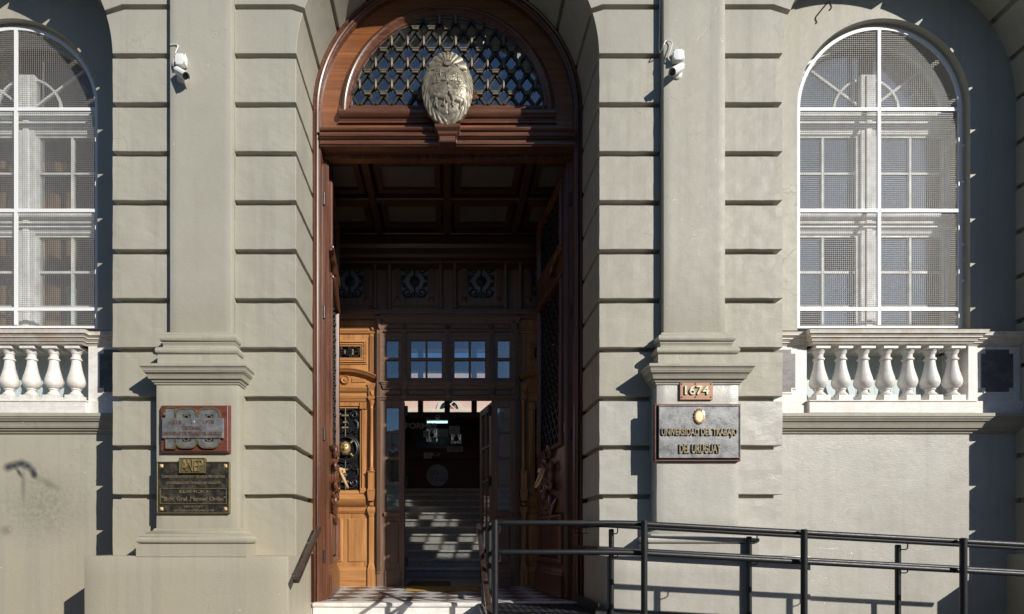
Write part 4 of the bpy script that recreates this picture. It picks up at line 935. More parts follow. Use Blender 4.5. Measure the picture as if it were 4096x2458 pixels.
        ob('pedestal', M(sx).box(cxx - .045, cxx + .045, YW - .085, YW, szz(1958), szz(1893)).wrap(cxx - .045, cxx + .045, YW - .085, YW, [(.0, szz(1895)), (.01, szz(1892)), (.016, szz(1889.2))]).wrap(cxx - .045, cxx + .045, YW - .085, YW, [(.012, szz(1966)), (.012, szz(1962)), (.0, szz(1958))]).prism([(cxx - .055, szz(1967)), (cxx + .055, szz(1967)), (cxx + .05, szz(1990)), (cxx + .036, szz(2006)), (cxx - .036, szz(2006)), (cxx - .05, szz(1990))], 'y', YW - .10, YW).frus(cxx - .034, cxx + .034, szz(2027), szz(2007), YW, YW - .06, .01).wrap(cxx - .04, cxx + .04, YW - .05, YW, [(-.005, szz(2068)), (.004, szz(2056)), (.014, szz(2048)), (.02, szz(2040)), (.012, szz(2030)), (.0, szz(2028))]), 'swood', wg, smooth=False)
        ob('lower_pilaster', M(sx).box(cxx - .038, cxx + .038, YW - .04, YW, szz(2252), szz(2068)).wrap(cxx - .048, cxx + .048, YW - .055, YW, [(.008, FZ), (.008, szz(2275)), (.0, szz(2268)), (-.004, szz(2262)), (-.012, szz(2252))]), 'swood', wg)
    for a, b in ((wc - .305, wc - .035), (wc + .035, wc + .305)): ob('lower_panel', M(sx).frus(a, b, szz(2249), szz(2075), YW, YW - .014, .016), 'swood', wg)
    ob('base_board', M(sx).prism([(YW, FZ), (YW - .035, FZ), (YW - .035, szz(2280)), (YW - .02, szz(2272)), (YW, szz(2266))], 'x', wx0, wx1), 'swoodh', wg)

# inner glazed door leaves, both swung into the hall
def inner(sx, hx, ang, label):
    t = thing('inner_door_leaf', label, 'door', (hx, CY + .07, FZ + .01), 'inner glazed door leaves', True); t.rotation_euler = (0, 0, R(ang))
    W = .63; H = szz(1612) - FZ - .01; z = [.55 + i * (H - .65) / 4 for i in range(5)]
    m = M(sx).box(0, .10, 0, .045, 0, H).box(W - .09, W, 0, .045, 0, H).box(.1001, W - .0901, .001, .044, 0, .5).box(.1001, W - .0901, .001, .044, H - .1, H)
    for a in z[1:4]: m.box(.1001, W - .0901, .004, .041, a - .015, a + .015)
    m.box(W / 2 - .012, W / 2 + .012, .006, .04, .5, H - .1)
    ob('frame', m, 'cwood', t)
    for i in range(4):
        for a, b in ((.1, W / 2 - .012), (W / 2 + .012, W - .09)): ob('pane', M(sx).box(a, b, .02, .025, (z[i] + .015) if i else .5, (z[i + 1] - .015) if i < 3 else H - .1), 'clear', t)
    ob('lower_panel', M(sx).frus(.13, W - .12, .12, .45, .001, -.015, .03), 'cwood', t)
    for a in (.35, 1.55, 2.6): ob('hinge', M(sx).box(-.02, .03, -.03, .0, a - .07, a + .07).lathe(-.005, -.03, [(.016, a - .07), (.016, a + .07)], 10), 'iron', t)
inner(1, op0 + .005, 94, 'inner glazed door leaf swung open edge-on beside the dark sidelight')
inner(-1, op1 - .005, -78, 'inner glazed door leaf standing half open with its panes showing')
# ------------------------------------------------------------------ arched windows with wire guards
def window(sx, label):
    c = BCX; t = thing('arched_window', label, 'window', (sx * c, .8, WB), 'arched windows of the facade')
    # guard
    GY = .625; gr = .918; gb = 3.975; bw = .036
    g = M(sx).arch(c, WZ, [(gr - bw, GY - .012), (gr, GY - .012), (gr, GY + .006), (gr - bw, GY + .006)], 0, 180, 48)
    for x in (c - gr, c + gr - bw): g.box(x, x + bw, GY - .012, GY + .006, gb, WZ)
    g.box(c - bw / 2, c + bw / 2, GY - .013, GY + .007, gb + bw, WZ + gr - bw)
    for z in (WZ, 5.283, 4.187): g.box(c - gr + bw, c + gr - bw, GY - .0125, GY + .0065, z - bw / 2, z + bw / 2)
    g.box(c - gr + bw, c + gr - bw, GY - .012, GY + .006, gb, gb + bw * .7)
    gf = ob('guard_frame', g, 'guard', t)
    wm = M(sx); p = .0226; r = .0017; rin = gr - .012
    n = int(2 * rin / p)
    for i in range(n + 1):
        x = c - rin + p * (i + .4); d = abs(x - c)
        if d >= rin: continue
        zt = WZ + math.sqrt(rin * rin - d * d); wm.tube([(x, GY + .004, gb + .01), (x, GY + .004, zt)], r, 4)
    z = gb + .02
    while z < WZ + rin:
        hw_ = rin if z < WZ else math.sqrt(max(0, rin * rin - (z - WZ) ** 2))
        if hw_ > .02: wm.tube([(c - hw_, GY + .0005, z), (c + hw_, GY + .0005, z)], r, 4)
        z += p
    o = ob('guard_wire', wm, 'wire', gf); o['kind'] = 'stuff'
    m = M(sx)
    for z in (7.0, 6.0, 5.6, 4.9, 4.5):
        for s in (-1, 1):
            if z < WZ: m.box(c + s * (gr + .012) - .014, c + s * (gr + .012) + .014, GY - .02, GY + .004, z - .012, z + .012)
    ob('guard_lug', m, 'guard', gf)
    # timber window behind
    Y0, Y1 = .79, .86; R0 = .95; m = M(sx)
    m.arch(c, WZ, [(R0 - .07, Y0), (R0 + .02, Y0), (R0 + .02, Y1), (R0 - .07, Y1)], 0, 180, 40)
    for s in (-1, 1): m.box(c + s * (R0 - .01) - .03, c + s * (R0 - .01) + .03, Y0, Y1, 3.82, WZ)
    fr = ob('frame', m, 'winframe', t)
    ob('mullion', M(sx).box(c - .09, c + .09, Y0 - .02, Y1, 3.9, WZ + .52).box(c - .035, c + .035, Y0 - .035, Y0 - .0201, 3.9, WZ + .50), 'winframe', fr, bev=.006)
    for zt, hh in ((6.37, .12), (5.23, .12)):
        pr = [(Y1, zt - hh), (Y0 - .01, zt - hh), (Y0 - .02, zt - hh + .05), (Y0 - .05, zt - hh + .06), (Y0 - .05, zt - .02), (Y0 - .025, zt - .01), (Y0 - .025, zt + .03), (Y0 - .07, zt + .05), (Y0 - .075, zt + .085), (Y0 - .02, zt + .10), (Y0 - .02, zt + hh), (Y1, zt + hh)]
        ob('transom', M(sx).prism(pr, 'x', c - R0 + .02, c + R0 - .02), 'winframe', fr)
    # fan: inner ring, radial bars, pane
    zc = 6.53
    m = M(sx).arch(c, zc, [(.36, Y0 + .01), (.385, Y0 + .01), (.385, Y0 + .04), (.36, Y0 + .04)], 0, 180, 28)
    for a in (38, 142): m.bar(c + .04 * math.cos(R(a)), zc + .04 * math.sin(R(a)), c + .80 * math.cos(R(a)), zc + .76 * math.sin(R(a)), .025, Y0 + .012, Y0 + .038)
    ob('fan_bar', m, 'winframe', fr)
    for s in (-1, 1):
        q = [(c + s * .09, zc - .02), (c + s * .85, zc - .02)] + [(c + s * .86 * math.cos(R(a)), WZ + .86 * math.sin(R(a))) for a in range(8, 85, 6)] + [(c + s * .09, WZ + .85)]
        ob('fan_pane', M(sx).prism(q, 'y', Y0 + .024, Y0 + .029), 'glass' if sx < 0 else 'milky', fr)
    for s in (-1, 1):
        x0, x1 = (c + .09, c + R0 - .04) if s > 0 else (c - R0 + .04, c - .09)
        for z0, z1, nr in ((5.38, 6.26, 2), (3.86, 5.12, 3)):
            st = .034; m = M(sx)
            m.box(x0, x0 + st, Y0 + .005, Y1 - .005, z0, z1).box(x1 - st, x1, Y0 + .005, Y1 - .005, z0, z1)
            m.box(x0 + st, x1 - st, Y0 + .006, Y1 - .006, z0, z0 + st).box(x0 + st, x1 - st, Y0 + .006, Y1 - .006, z1 - st, z1)
            xm = (x0 + x1) / 2; m.box(xm - .013, xm + .013, Y0 + .012, Y1 - .02, z0 + st, z1 - st)
            hs = [z0 + st + (z1 - z0 - 2 * st) * i / nr for i in range(nr + 1)]
            for zz in hs[1:-1]: m.box(x0 + st, x1 - st, Y0 + .014, Y1 - .022, zz - .013, zz + .013)
            ca = ob('casement', m, 'winframe', t)
            for i in range(nr):
                for jc, (a, b) in enumerate(((x0 + st, xm), (xm, x1 - st))):
                    clear_ = sx < 0 or (nr == 3 and ((s < 0 and (i, jc) in ((2, 1), (0, 0))) or (s > 0 and (i, jc) == (0, 1))))
                    ob('pane', M(sx).box(a, b, Y0 + .028, Y0 + .033, hs[i], hs[i + 1]), 'glass' if clear_ else 'milky', ca)
    ob('sill_board', M(sx).box(c - .95, c + .95, Y0 - .08, 1.0, 3.80, 3.858), 'winframe', fr)
window(-1, 'arched window with white wire guard, brown interior and shadow across it')
window(1, 'arched window with white wire guard reflecting bright sky')

for sx, lb in ((-1, 'brown cloth blind drawn inside the shaded window'),):
    t = thing('window_blind', lb, 'blind', (sx * BCX, 1.32, 3.87))
    for k in range(9):
        x = BCX - .90 + .2 * k
        ob('cloth_fold', M(sx).prism([(x - .1, 1.34), (x - .05, 1.30), (x, 1.29), (x + .05, 1.30), (x + .0995, 1.34), (x + .0995, 1.345), (x - .1, 1.345)], 'z', 3.87, 6.3 if sx < 0 else 5.1), 'blind', t)
# something to see in the rooms behind the panes
for sx, lb in ((-1, 'pale turquoise post standing inside the shaded window'), (1, 'pale turquoise post standing inside the bright window')):
    o = ob('interior_post', M(sx).box(BCX - .36, BCX - .29, 1.02, 1.09, .92, 4.62) if sx < 0 else M(sx).box(BCX - .36, BCX - .29, 1.02, 1.09, .92, 4.62), simple('turquoise_paint', (.30, .55, .52), .5) if 'turquoise_paint' not in bpy.data.materials else bpy.data.materials['turquoise_paint'])
    tag(o, lb, 'post')

# ------------------------------------------------------------------ marble balustrades
ZR0, ZR1, ZB = 3.735, 3.865, 3.13
def balustrade(sx, label):
    c = BCX; t = thing('marble_balustrade', label, 'balustrade', (sx * c, .6, 2.99), 'marble balustrades under the windows'); Yb = .55
    base = ob('base_slab', M(sx).box(c - .90, c + .90, .43, 1.0, 2.9905, ZB - .018).box(c - .91, c + .91, .42, 1.0, ZB - .0178, ZB), 'marble', t, smooth=True, bev=.005)
    for s in (-1, 1):
        a, b = (c - 1.46, c - .88) if s < 0 else (c + .88, c + 1.46)
        pd = ob('end_pedestal', M(sx).box(a, b, .50, 1.0, ZB, ZR0 - .001), 'marble', t, bev=.003)
        ob('pedestal_base', M(sx).box(min(a, a + .02 * s), max(b, b + .02 * s) - .03, .475, 1.0, 2.9915, ZB - .0005) if 0 else M(sx).box(a - .0, b + .0, .47, .999, 2.9915, ZB - .001), 'marble', pd)
        x0, x1 = (c - 1.36, px(3170, .5)) if s < 0 else (2 * c - px(3170, .5), c + 1.36); z0, z1 = pz(1573, .5), pz(1405, .5); q = .05
        def sc(x, z, r, a0): return [(x + r * math.cos(R(a0 - 15 * i)), z + r * math.sin(R(a0 - 15 * i))) for i in range(7)]
        def lob(e):
            r = q + e
            return sc(x0 - e, z0 - e, r + e, 90)[::1] + sc(x1 + e, z0 - e, r + e, 180) + sc(x1 + e, z1 + e, r + e, 270) + sc(x0 - e, z1 + e, r + e, 0)
        ob('panel_rim', M(sx).prism([(x0 - .02, z0 + .03), (x0 + .03, z0 + .03), (x0 + .03, z0 - .02), (x1 - .03, z0 - .02), (x1 - .03, z0 + .03), (x1 + .02, z0 + .03), (x1 + .02, z1 - .03), (x1 - .03, z1 - .03), (x1 - .03, z1 + .02), (x0 + .03, z1 + .02), (x0 + .03, z1 - .03), (x0 - .02, z1 - .03)], 'y', .490, .4999), 'marble', pd, bev=.003)
        ob('inset_panel', M(sx).prism([(x0, z0 + .045), (x0 + .045, z0 + .045), (x0 + .045, z0), (x1 - .045, z0), (x1 - .045, z0 + .045), (x1, z0 + .045), (x1, z1 - .045), (x1 - .045, z1 - .045), (x1 - .045, z1), (x0 + .045, z1), (x0 + .045, z1 - .045), (x0, z1 - .045)], 'y', .488, .4899), 'dark_marble', pd)
    rp = [(.0, ZR0), (-.005, ZR0 + .012), (-.014, ZR0 + .022), (-.018, ZR0 + .034), (-.030, ZR0 + .036), (-.030, ZR0 + .05), (-.04, ZR0 + .056), (-.046, ZR0 + .072), (-.058, ZR0 + .076), (-.058, ZR0 + .092), (-.068, ZR0 + .098), (-.072, ZR0 + .115), (-.088, ZR0 + .118), (-.088, ZR0 + .128), (-.10, ZR0 + .134), (-.108, ZR0 + .15), (-.104, ZR0 + .164), (-.09, ZR1)]
    rp = [(o, ZR0 + (z - ZR0) * (ZR1 - ZR0) / .172 if z < ZR1 - 1e-6 else ZR1) for o, z in rp]; rp = [(o, min(z, ZR1)) for o, z in rp]
    def railp(y0): return [(y0 + o, z) for o, z in rp] + [(1.0, ZR1), (1.0, ZR0)]
    rl = ob('top_rail', M(sx).wrap(c - .86, c + .86, .43, 1.0, [(-o, z) for o, z in rp]), 'rail_marble', t, smooth=True)
    for a, b in ((c - 1.46, c - .80), (c + .80, c + 1.46)): ob('end_rail', M(sx).prism(railp(.50), 'x', a, b), 'rail_marble', t, smooth=True)
    H = ZR0 - ZB
    f = lambda v: ZB + (950 - v) / 675 * H
    pr = [(.001, f(872)), (.072, f(872)), (.075, f(862)), (.066, f(856)), (.062, f(846)), (.050, f(836)), (.044, f(820)), (.045, f(808)), (.054, f(804)), (.055, f(792)), (.046, f(788)), (.06, f(782)), (.082, f(762)), (.095, f(730)), (.097, f(705)), (.092, f(670)), (.080, f(625)), (.066, f(570)), (.056, f(515)), (.050, f(465)), (.048, f(446)), (.060, f(441)), (.063, f(430)), (.060, f(420)), (.048, f(415)), (.046, f(372)), (.050, f(364)), (.056, f(360)), (.056, f(350)), (.06, f(344)), (.070, f(330)), (.068, f(320)), (.001, f(316))]
    me = M(sx).lathe(0, 0, [(r_ * .93, z_) for r_, z_ in pr], 22).mesh('baluster', True); me.materials.append(MT['marble'])
    cap = M(sx).box(-.08, .08, -.08, .08, f(318), f(275) - .0005).mesh('abacus', bev=.003); cap.materials.append(MT['marble'])
    ft = M(sx).box(-.08, .08, -.08, .08, ZB + .0005, f(878)).mesh('foot', bev=.004); ft.materials.append(MT['marble'])
    for k in range(-3, 4):
        b = bpy.data.objects.new('baluster', me); b.location = (sx * (c + .244 * k), .53, 0); link(b, t); b.rotation_euler.z = k * .7
        for nm, q in (('abacus', cap), ('foot', ft)):
            d = bpy.data.objects.new(nm, q); COL.objects.link(d); d.parent = b; d.rotation_euler.z = -k * .7
    m = M(sx)
    for k in range(-4, 5):
        ob('back_board', M(sx).box(c + .22 * k - .1085, c + .22 * k + .1085, .82, .85, ZB, ZR0), 'panel', t)
    ob('niche_back', M(sx).box(c - .98, c + .98, .852, .9, ZB, ZR0 - .002), 'lens', t)
balustrade(-1, 'white marble balustrade under the shaded arched window beside the smudged wall')
balustrade(1, 'white marble balustrade under the bright arched window above the black rails')
for sx, lb in ((-1, 'hall wall closing the room under the shaded window'), (1, 'hall wall closing the room under the bright window')):
    ob('window_breast', M(sx).box(BCX - 1.5, BCX + 1.5, 1.002, 1.25, 2.8, 3.86), 'hall', bld)

# ------------------------------------------------------------------ plaques
PYF = -.15
def qx(X): return px(X, PYF)
def qz(Y): return pz(Y, PYF)
PD = [PYF - .045]
def r1x(v): return px(620 + v * .3235, PD[0])
def r1z(v): return pz(1600 + v * .3235, PD[0])
cp = thing('centenary_plaque', 'red wooden plaque with bronze number 100 and dates 1878 and 1978', 'plaque', (r1x(508), PYF, r1z(670)))
ob('board', M().frus(r1x(75), r1x(940), r1z(670), r1z(65), PYF, PYF - .05, .018), 'redwood', cp, bev=.004)
def ring(m, x0, x1, z0, z1, rr, yb, yf, t):
    """stadium-shaped ring of width t"""
    def pts(e):
        out = []; r = rr - e
        for cx_, cz_, a in ((x1 - rr, z1 - rr, 0), (x0 + rr, z1 - rr, 90), (x0 + rr, z0 + rr, 180), (x1 - rr, z0 + rr, 270)):
            for i in range(7): out.append((cx_ + r * math.cos(R(a + 15 * i)), cz_ + r * math.sin(R(a + 15 * i))))
        return out
    a, b = pts(0), pts(t); n = len(a)
    vs = [(x, yb, z) for x, z in a] + [(x, yf, z) for x, z in a] + [(x, yf, z) for x, z in b] + [(x, yb, z) for x, z in b]
    fs = []
    for i in range(n):
        j = (i + 1) % n
        for k in range(4): fs.append((k * n + i, k * n + j, ((k + 1) % 4) * n + j, ((k + 1) % 4) * n + i))
    m.add(vs, fs); return m
yb = PYF - .0495; PD[0] = PYF - .07
dg = M(); og = M()
for a, b in ((270, 545), (548, 822)):
    x0, x1, z0, z1 = r1x(a), r1x(b), r1z(608), r1z(105)
    ring(dg, x0 + .008, x1 - .008, z0 + .008, z1 - .008, .06, yb, yb - .018, .058)
    ring(og, x0, x1, z0, z1, .068, yb, yb - .024, .015); xm = (x0 + x1) / 2
    ring(og, xm - .034, xm + .034, z0 + .066, z1 - .066, .033, yb, yb - .024, .014)
p1 = [(r1x(152), r1z(608)), (r1x(268), r1z(608)), (r1x(268), r1z(108)), (r1x(165), r1z(108)), (r1x(125), r1z(195)), (r1x(152), r1z(195))]
dg.prism(p1, 'y', yb, yb - .017)
for i in range(6): og.bar(*p1[i], *p1[(i + 1) % 6], .011, yb, yb - .024)
ob('number_field', dg, 'plaqgrey', cp); ob('number_outline', og, 'plaqgold', cp)
PD[0] = PYF - .082
ob('band', M().box(r1x(105), r1x(860), yb - .032, yb, r1z(482), r1z(232)), 'plaqgrey', cp, bev=.004)
yt = yb - .036
text('date', '1878', r1x(277), r1z(308), .035, r1x(345) - r1x(208), yt, .006, 'oldcopper', cp, .01); text('date', '1978', r1x(682), r1z(306), .035, r1x(750) - r1x(613), yt, .006, 'oldcopper', cp, .01)
text('lettering', 'CENTENARIO', r1x(480), r1z(380), .036, r1x(603) - r1x(360), yt, .006, 'oldcopper', cp, .01)
text('lettering', 'UNIVERSIDAD DEL TRABAJO DEL URUGUAY', r1x(483), r1z(460), .046, r1x(850) - r1x(118), yt, .006, 'oldcopper', cp, .015)
ob('small_crest', M().lathe(r1x(487), r1z(285), [(.001, yt - .004), (.016, yt - .002), (.022, yt + .003)], 14, 'y'), 'plaqgrey', cp)
PD[0] = PYF - .03
nb = thing('building_name_plaque', 'dark bronze plaque headed ANEP with building name', 'plaque', (r1x(490), PYF, r1z(1408)))
ob('plate', M().box(r1x(50), r1x(935), PYF - .025, PYF, r1z(1402), r1z(775)), 'plaqdark', nb)
def rim(x0, x1, z0, z1, t, yf, yb): return M().box(x0, x1, yf, yb, z0, z0 + t).box(x0, x1, yf, yb, z1 - t, z1).box(x0, x0 + t, yf, yb, z0 + t, z1 - t).box(x1 - t, x1, yf, yb, z0 + t, z1 - t)
ob('rim', rim(r1x(46), r1x(938), r1z(1407), r1z(770), .009, PYF - .036, PYF), 'plaqgold', nb, bev=.002)
ob('inner_rim', rim(r1x(82), r1x(903), r1z(1292), r1z(1096), .007, PYF - .034, PYF - .025), 'plaqgold', nb)
ob('tab', M().box(r1x(332), r1x(646), PYF - .045, PYF, r1z(912), r1z(730)), 'plaqgold', nb, bev=.003); ob('tab_rim', rim(r1x(330), r1x(648), r1z(913), r1z(727), .006, PYF - .052, PYF - .03), 'plaqgold', nb)
text('lettering', 'ANEP', r1x(490), r1z(895), .118, r1x(620) - r1x(362), PYF - .060, .016, 'brass', nb, .0)
yn = PYF - .032
for s_, xc, zb_, h_, x0, x1 in (('CONSEJO DE EDUCACION TECNICO-PROFESIONAL', 495, 980, .033, 105, 885), ('UNIVERSIDAD DEL TRABAJO DEL URUGUAY', 497, 1057, .033, 170, 823), ('EDIFICIO', 497, 1155, .030, 325, 672), ('"Brig. Gral. Manuel Oribe"', 497, 1268, .055, 105, 888), ('( LEY N° 15.837 )', 495, 1342, .026, 385, 607), ('MONTEVIDEO, 11 DE NOVIEMBRE DE 1996', 495, 1388, .022, 250, 745)):
    text('lettering', s_, r1x(xc), r1z(zb_), h_, r1x(x1) - r1x(x0), yn, .008, 'letter', nb, .02)
for a in (98, 885):
    for b in (822, 1350): ob('pyramid_stud', M().frus(r1x(a) - .017, r1x(a) + .017, r1z(b) - .017, r1z(b) + .017, PYF - .025, PYF - .042, .0165), 'gilt', nb)
def r2x(v): return px(2580 + v * .2696, PYF - .045)
def r2z(v): return pz(1480 + v * .2696, PYF - .045)
up = thing('university_plaque', 'large grey bronze plaque reading UNIVERSIDAD DEL TRABAJO DEL URUGUAY with small gilt crest', 'plaque', (r2x(766), PYF, r2z(1360)))
ob('frame', rim(r2x(128), r2x(1402), r2z(1362), r2z(515), .018, PYF - .035, PYF), 'redwood', up, bev=.004)
ob('backing', M().box(r2x(140), r2x(1390), PYF - .01, PYF, r2z(1350), r2z(525)), 'redwood', up)
ob('plate', M().box(r2x(185), r2x(1372), PYF - .05, PYF - .0101, r2z(1312), r2z(552)), 'plaqgrey', up)
ob('plate_rim', rim(r2x(180), r2x(1378), r2z(1318), r2z(546), .008, PYF - .058, PYF - .0101), 'plaqgrey', up, bev=.002)
text('lettering', 'UNIVERSIDAD DEL TRABAJO', r2x(775), r2z(1018), .088, r2x(1335) - r2x(218), PYF - .064, .013, 'letter', up, .025)
text('lettering', 'DEL URUGUAY', r2x(785), r2z(1250), .090, r2x(1092) - r2x(480), PYF - .064, .013, 'letter', up, .025)
m = M(); cx_, cz_ = r2x(775), r2z(705)
m.lathe(0, 0, [(.001, -.012), (.6, -.01), (.75, -.006), (.75, 0)], 20, 'y')
for i in range(30):
    a = 2 * math.pi * i / 30; rr = 1.0 + .06 * (i % 2); m.tube([(.72 * math.cos(a), -.003, .72 * math.sin(a)), (rr * math.cos(a + .06), -.006, rr * math.sin(a + .06))], [.10, .02], 5)
for i in range(12): a = random.random() * 6.28; q = .5 * random.random(); m.lathe(q * math.cos(a), q * math.sin(a), [(.001, -.02), (.09, -.016), (.12, -.008)], 8, 'y')
me = m.mesh('crest', True)
for v in me.vertices: v.co = (cx_ + v.co.x * .054, PYF - .050 + max(-.3, v.co.y) * .06 - (.012 if v.co.y < -.005 else 0), cz_ + v.co.z * .072)
ob('crest', me, 'gilt', up)
np_ = thing('number_plate', 'copper coloured plate with house number 1674', 'number plate', (r2x(757), PYF, r2z(450)))
ob('board', M().box(r2x(512), r2x(1002), PYF - .022, PYF, r2z(450), r2z(190)), 'copper', np_, bev=.004)
text('number', '1674', r2x(757), r2z(375), .086, r2x(935) - r2x(577), PYF - .036, .014, 'number', np_, .012)
for a in (540, 742, 970):
    for b in (213, 407): ob('screw', M().lathe(r2x(a), r2z(b), [(.001, PYF - .03), (.007, PYF - .027), (.009, PYF - .022)], 10, 'y'), 'steel', np_)

# ------------------------------------------------------------------ security cameras
def cctv(sx, bx, bz, jx, jz, cable, lab):
    t = thing('security_camera', lab[0], 'camera', (bx, -.08, bz), 'security cameras on the pilasters')
    ob('wall_base', M().lathe(bx, bz, [(.046, -.08), (.046, -.092), (.040, -.098), (.02, -.104), (.018, -.12), (.001, -.12)], 24, 'y'), 'plastic', t, smooth=True)
    p0 = Vector((bx - sx * .012, -.125, bz + .03)); d = Vector((sx * .70, -.38, -.62)).normalized()
    ob('bracket_arm', M().tube([(bx, -.10, bz), (bx - sx * .004, -.135, bz + .006), tuple(p0 + d * .04)], .014, 10), 'plastic', t, smooth=True)
    u = d.cross(Vector((0, 0, 1))).normalized(); v = u.cross(d).normalized()
    def cyl(name, prof, mat, parent):
        m = M(); n = 22; vs = []; fs = []
        for r, s in prof:
            for i in range(n): a = 2 * math.pi * i / n; q = p0 + d * s + (u * math.cos(a) + v * math.sin(a)) * r; vs.append(tuple(q))
        for j in range(len(prof) - 1):
            for i in range(n): fs.append((j * n + i, j * n + (i + 1) % n, (j + 1) * n + (i + 1) % n, (j + 1) * n + i))
        fs += [list(range(n)), list(range((len(prof) - 1) * n, len(prof) * n))]
        return ob(name, m.add(vs, fs), mat, parent, smooth=True)
    body = cyl('body', [(.026, -.03), (.031, -.022), (.034, 0), (.034, .135), (.031, .138), (.031, .13), (.001, .13)], 'plastic', t)
    cyl('lens', [(.001, .1305), (.030, .1305), (.026, .134), (.015, .133), (.012, .137), (.001, .138)], 'lens', body)
    vs = []; n = 14
    for r, s in ((.037, -.02), (.037, .15), (.040, .15), (.040, -.02)):
        for i in range(n + 1): a = R(-5 + 190 * i / n); q = p0 + d * s + (u * math.cos(a) + v * math.sin(a)) * r; vs.append(tuple(q))
    fs = []
    for j in range(4):
        for i in range(n): a, b = j * (n + 1) + i, ((j + 1) % 4) * (n + 1) + i; fs.append((a, a + 1, b + 1, b))
    fs += [(0, n + 1, 2 * n + 2, 3 * n + 3), tuple(n + k * (n + 1) for k in range(4))]
    ob('sun_visor', M().add(vs, fs), 'plastic', body, smooth=True)
    j = thing('junction_box', lab[1], 'junction box', (jx, -.08, jz - .05), 'junction boxes above the cameras')
    ob('box', M().box(jx - .05, jx + .05, -.125, -.08, jz - .05, jz + .05), 'plastic', j, smooth=True, bev=.01, seg=3)
    ob('lid', M().box(jx - .053, jx + .053, -.143, -.1255, jz - .053, jz + .053), 'plastic', j, smooth=True, bev=.008, seg=2)
    for a in (-1, 1):
        for b in (-1, 1): ob('screw', M().lathe(jx + a * .042, jz + b * .042, [(.006, -.1455), (.006, -.143)], 8, 'y'), 'steel', j)
    c = ob('camera_cable', M().tube(cable, .0055, 8), 'plastic', None, smooth=True); tag(c, lab[2], 'cable', 'cables feeding the cameras')
def smooth(p, n=5):
    P = [Vector(q) for q in p]; out = []
    for i in range(len(P) - 1):
        a, b, c, d = P[max(i - 1, 0)], P[i], P[i + 1], P[min(i + 2, len(P) - 1)]
        for k in range(n):
            t = k / n; out.append(tuple(.5 * ((2 * b) + (c - a) * t + (2 * a - 5 * b + 4 * c - d) * t * t + (3 * b - a - 3 * c + d) * t ** 3)))
    return out + [tuple(P[-1])]
yc = -.09
lc = smooth([(px(X, yc), yc - q, pz(Y, yc)) for X, Y, q in ((688, 192, 0), (708, 191, 0), (719, 196, .005), (722, 208, .02), (715, 235, .03), (706, 262, .025), (703, 280, .015), (709, 288, .01), (722, 287, .01))])
rcx = -(pc_ - .304)
rc = smooth([(pc_ - .304 - .012, -.02, 9.0), (pc_ - .304 - .012, -.02, 8), (pc_ - .304 - .012, -.02, 7.0), (px(2632, -.03), -.03, pz(205, -.03)), (px(2638, -.05), -.06, pz(220, -.05)), (px(2646, yc), yc - .02, pz(200, yc)), (px(2658, yc), yc, pz(177, yc)), (px(2674, yc), yc - .01, pz(182, yc)), (px(2679, yc), yc - .02, pz(196, yc)), (px(2671, yc), yc - .03, pz(225, yc)), (px(2664, yc), yc - .02, pz(252, yc)), (px(2676, yc), yc - .015, pz(262, yc))])
cctv(1, -2.618, 6.167, -2.607, 6.315, lc, ('white bullet camera on the pilaster above the red centenary plaque', 'white junction box above the camera on the centenary plaque side', 'short white cable bending into the junction box on the centenary side'))
cctv(-1, 2.263, 6.206, 2.256, 6.358, rc, ('white bullet camera on the pilaster above the house number plate', 'white junction box above the camera on the house number side', 'long looping white cable running down beside the house number pilaster'))

# ------------------------------------------------------------------ ramp, railings, handrails
FY, RY = -1.15, -.31
def rz(x, z0): return z0 if x < 1.43 else z0 - .0545 * (x - 1.43)
rm = thing('access_ramp', 'black checker plate ramp and landing in front of the doorway', 'ramp', (2.5, -.7, 0))
ob('landing', M().box(.34, 1.43, -1.24, .598, FZ - .05, FZ - .004), 'blackplate', rm)
ob('ramp_deck', M().prism([(1.43, FZ - .05), (9.5, FZ - .05 - .0545 * 8.07), (9.5, FZ - .004 - .0545 * 8.07), (1.43, FZ - .004)], 'y', -1.24, -.28), 'blackplate', rm)
m = M()
for i in range(15):
    for j in range(46):
        x, y = .38 + i * .072, -1.2 + j * .039
        if x < 1.42 and y < .58:
            a = 1 if (i + j) % 2 else -1; m.add([(x - .02, y - .008 * a - .005, FZ - .004), (x + .02, y + .008 * a - .005, FZ - .004), (x + .02, y + .008 * a + .005, FZ - .004), (x - .02, y - .008 * a + .005, FZ - .004), (x - .012, y - .005 * a, FZ), (x + .012, y + .005 * a, FZ)], [(0, 1, 5, 4), (2, 3, 4, 5), (1, 2, 5), (3, 0, 4)])
tr = ob('tread_pattern', m, 'blackplate', rm); tr['kind'] = 'stuff'
ob('kick_plate', M().prism([(1.40, FZ - .1), (9.5, FZ - .1 - .44), (9.5, FZ + .055 - .44), (1.40, FZ + .055)], 'y', -.30, -.288), 'blackplate', rm)
ob('kick_plate', M().box(1.43, 1.442, -.28, .59, FZ - .1, FZ + .10), 'blackplate', rm)
for x in (.4, 1.4, 2.8, 4.2, 5.6):
    ob('leg', M().box(x - .03, x + .03, -1.2, -1.14, 0, rz(x, FZ) - .05), 'black', rm); ob('leg', M().box(x - .03, x + .03, -.36, -.30, 0, rz(x, FZ) - .05), 'black', rm)
PR, RR = .0245, .0225
def post(name, x, y, z0, z1, parent): return ob(name, M().lathe(x, y, [(.001, z0), (PR, z0), (PR, z1 - .006), (PR - .006, z1), (.001, z1 + .001)], 18), 'black', parent, smooth=True)
def hook(p, q, parent): return ob('bracket', M().tube(smooth([p, (q[0], q[1], p[2] + (0)), q], 5) if 0 else [p, ((p[0] + 3 * q[0]) / 4, (p[1] + 3 * q[1]) / 4, p[2]), (q[0], q[1], p[2] + .012), q], .0058, 8), 'black', parent, smooth=True)
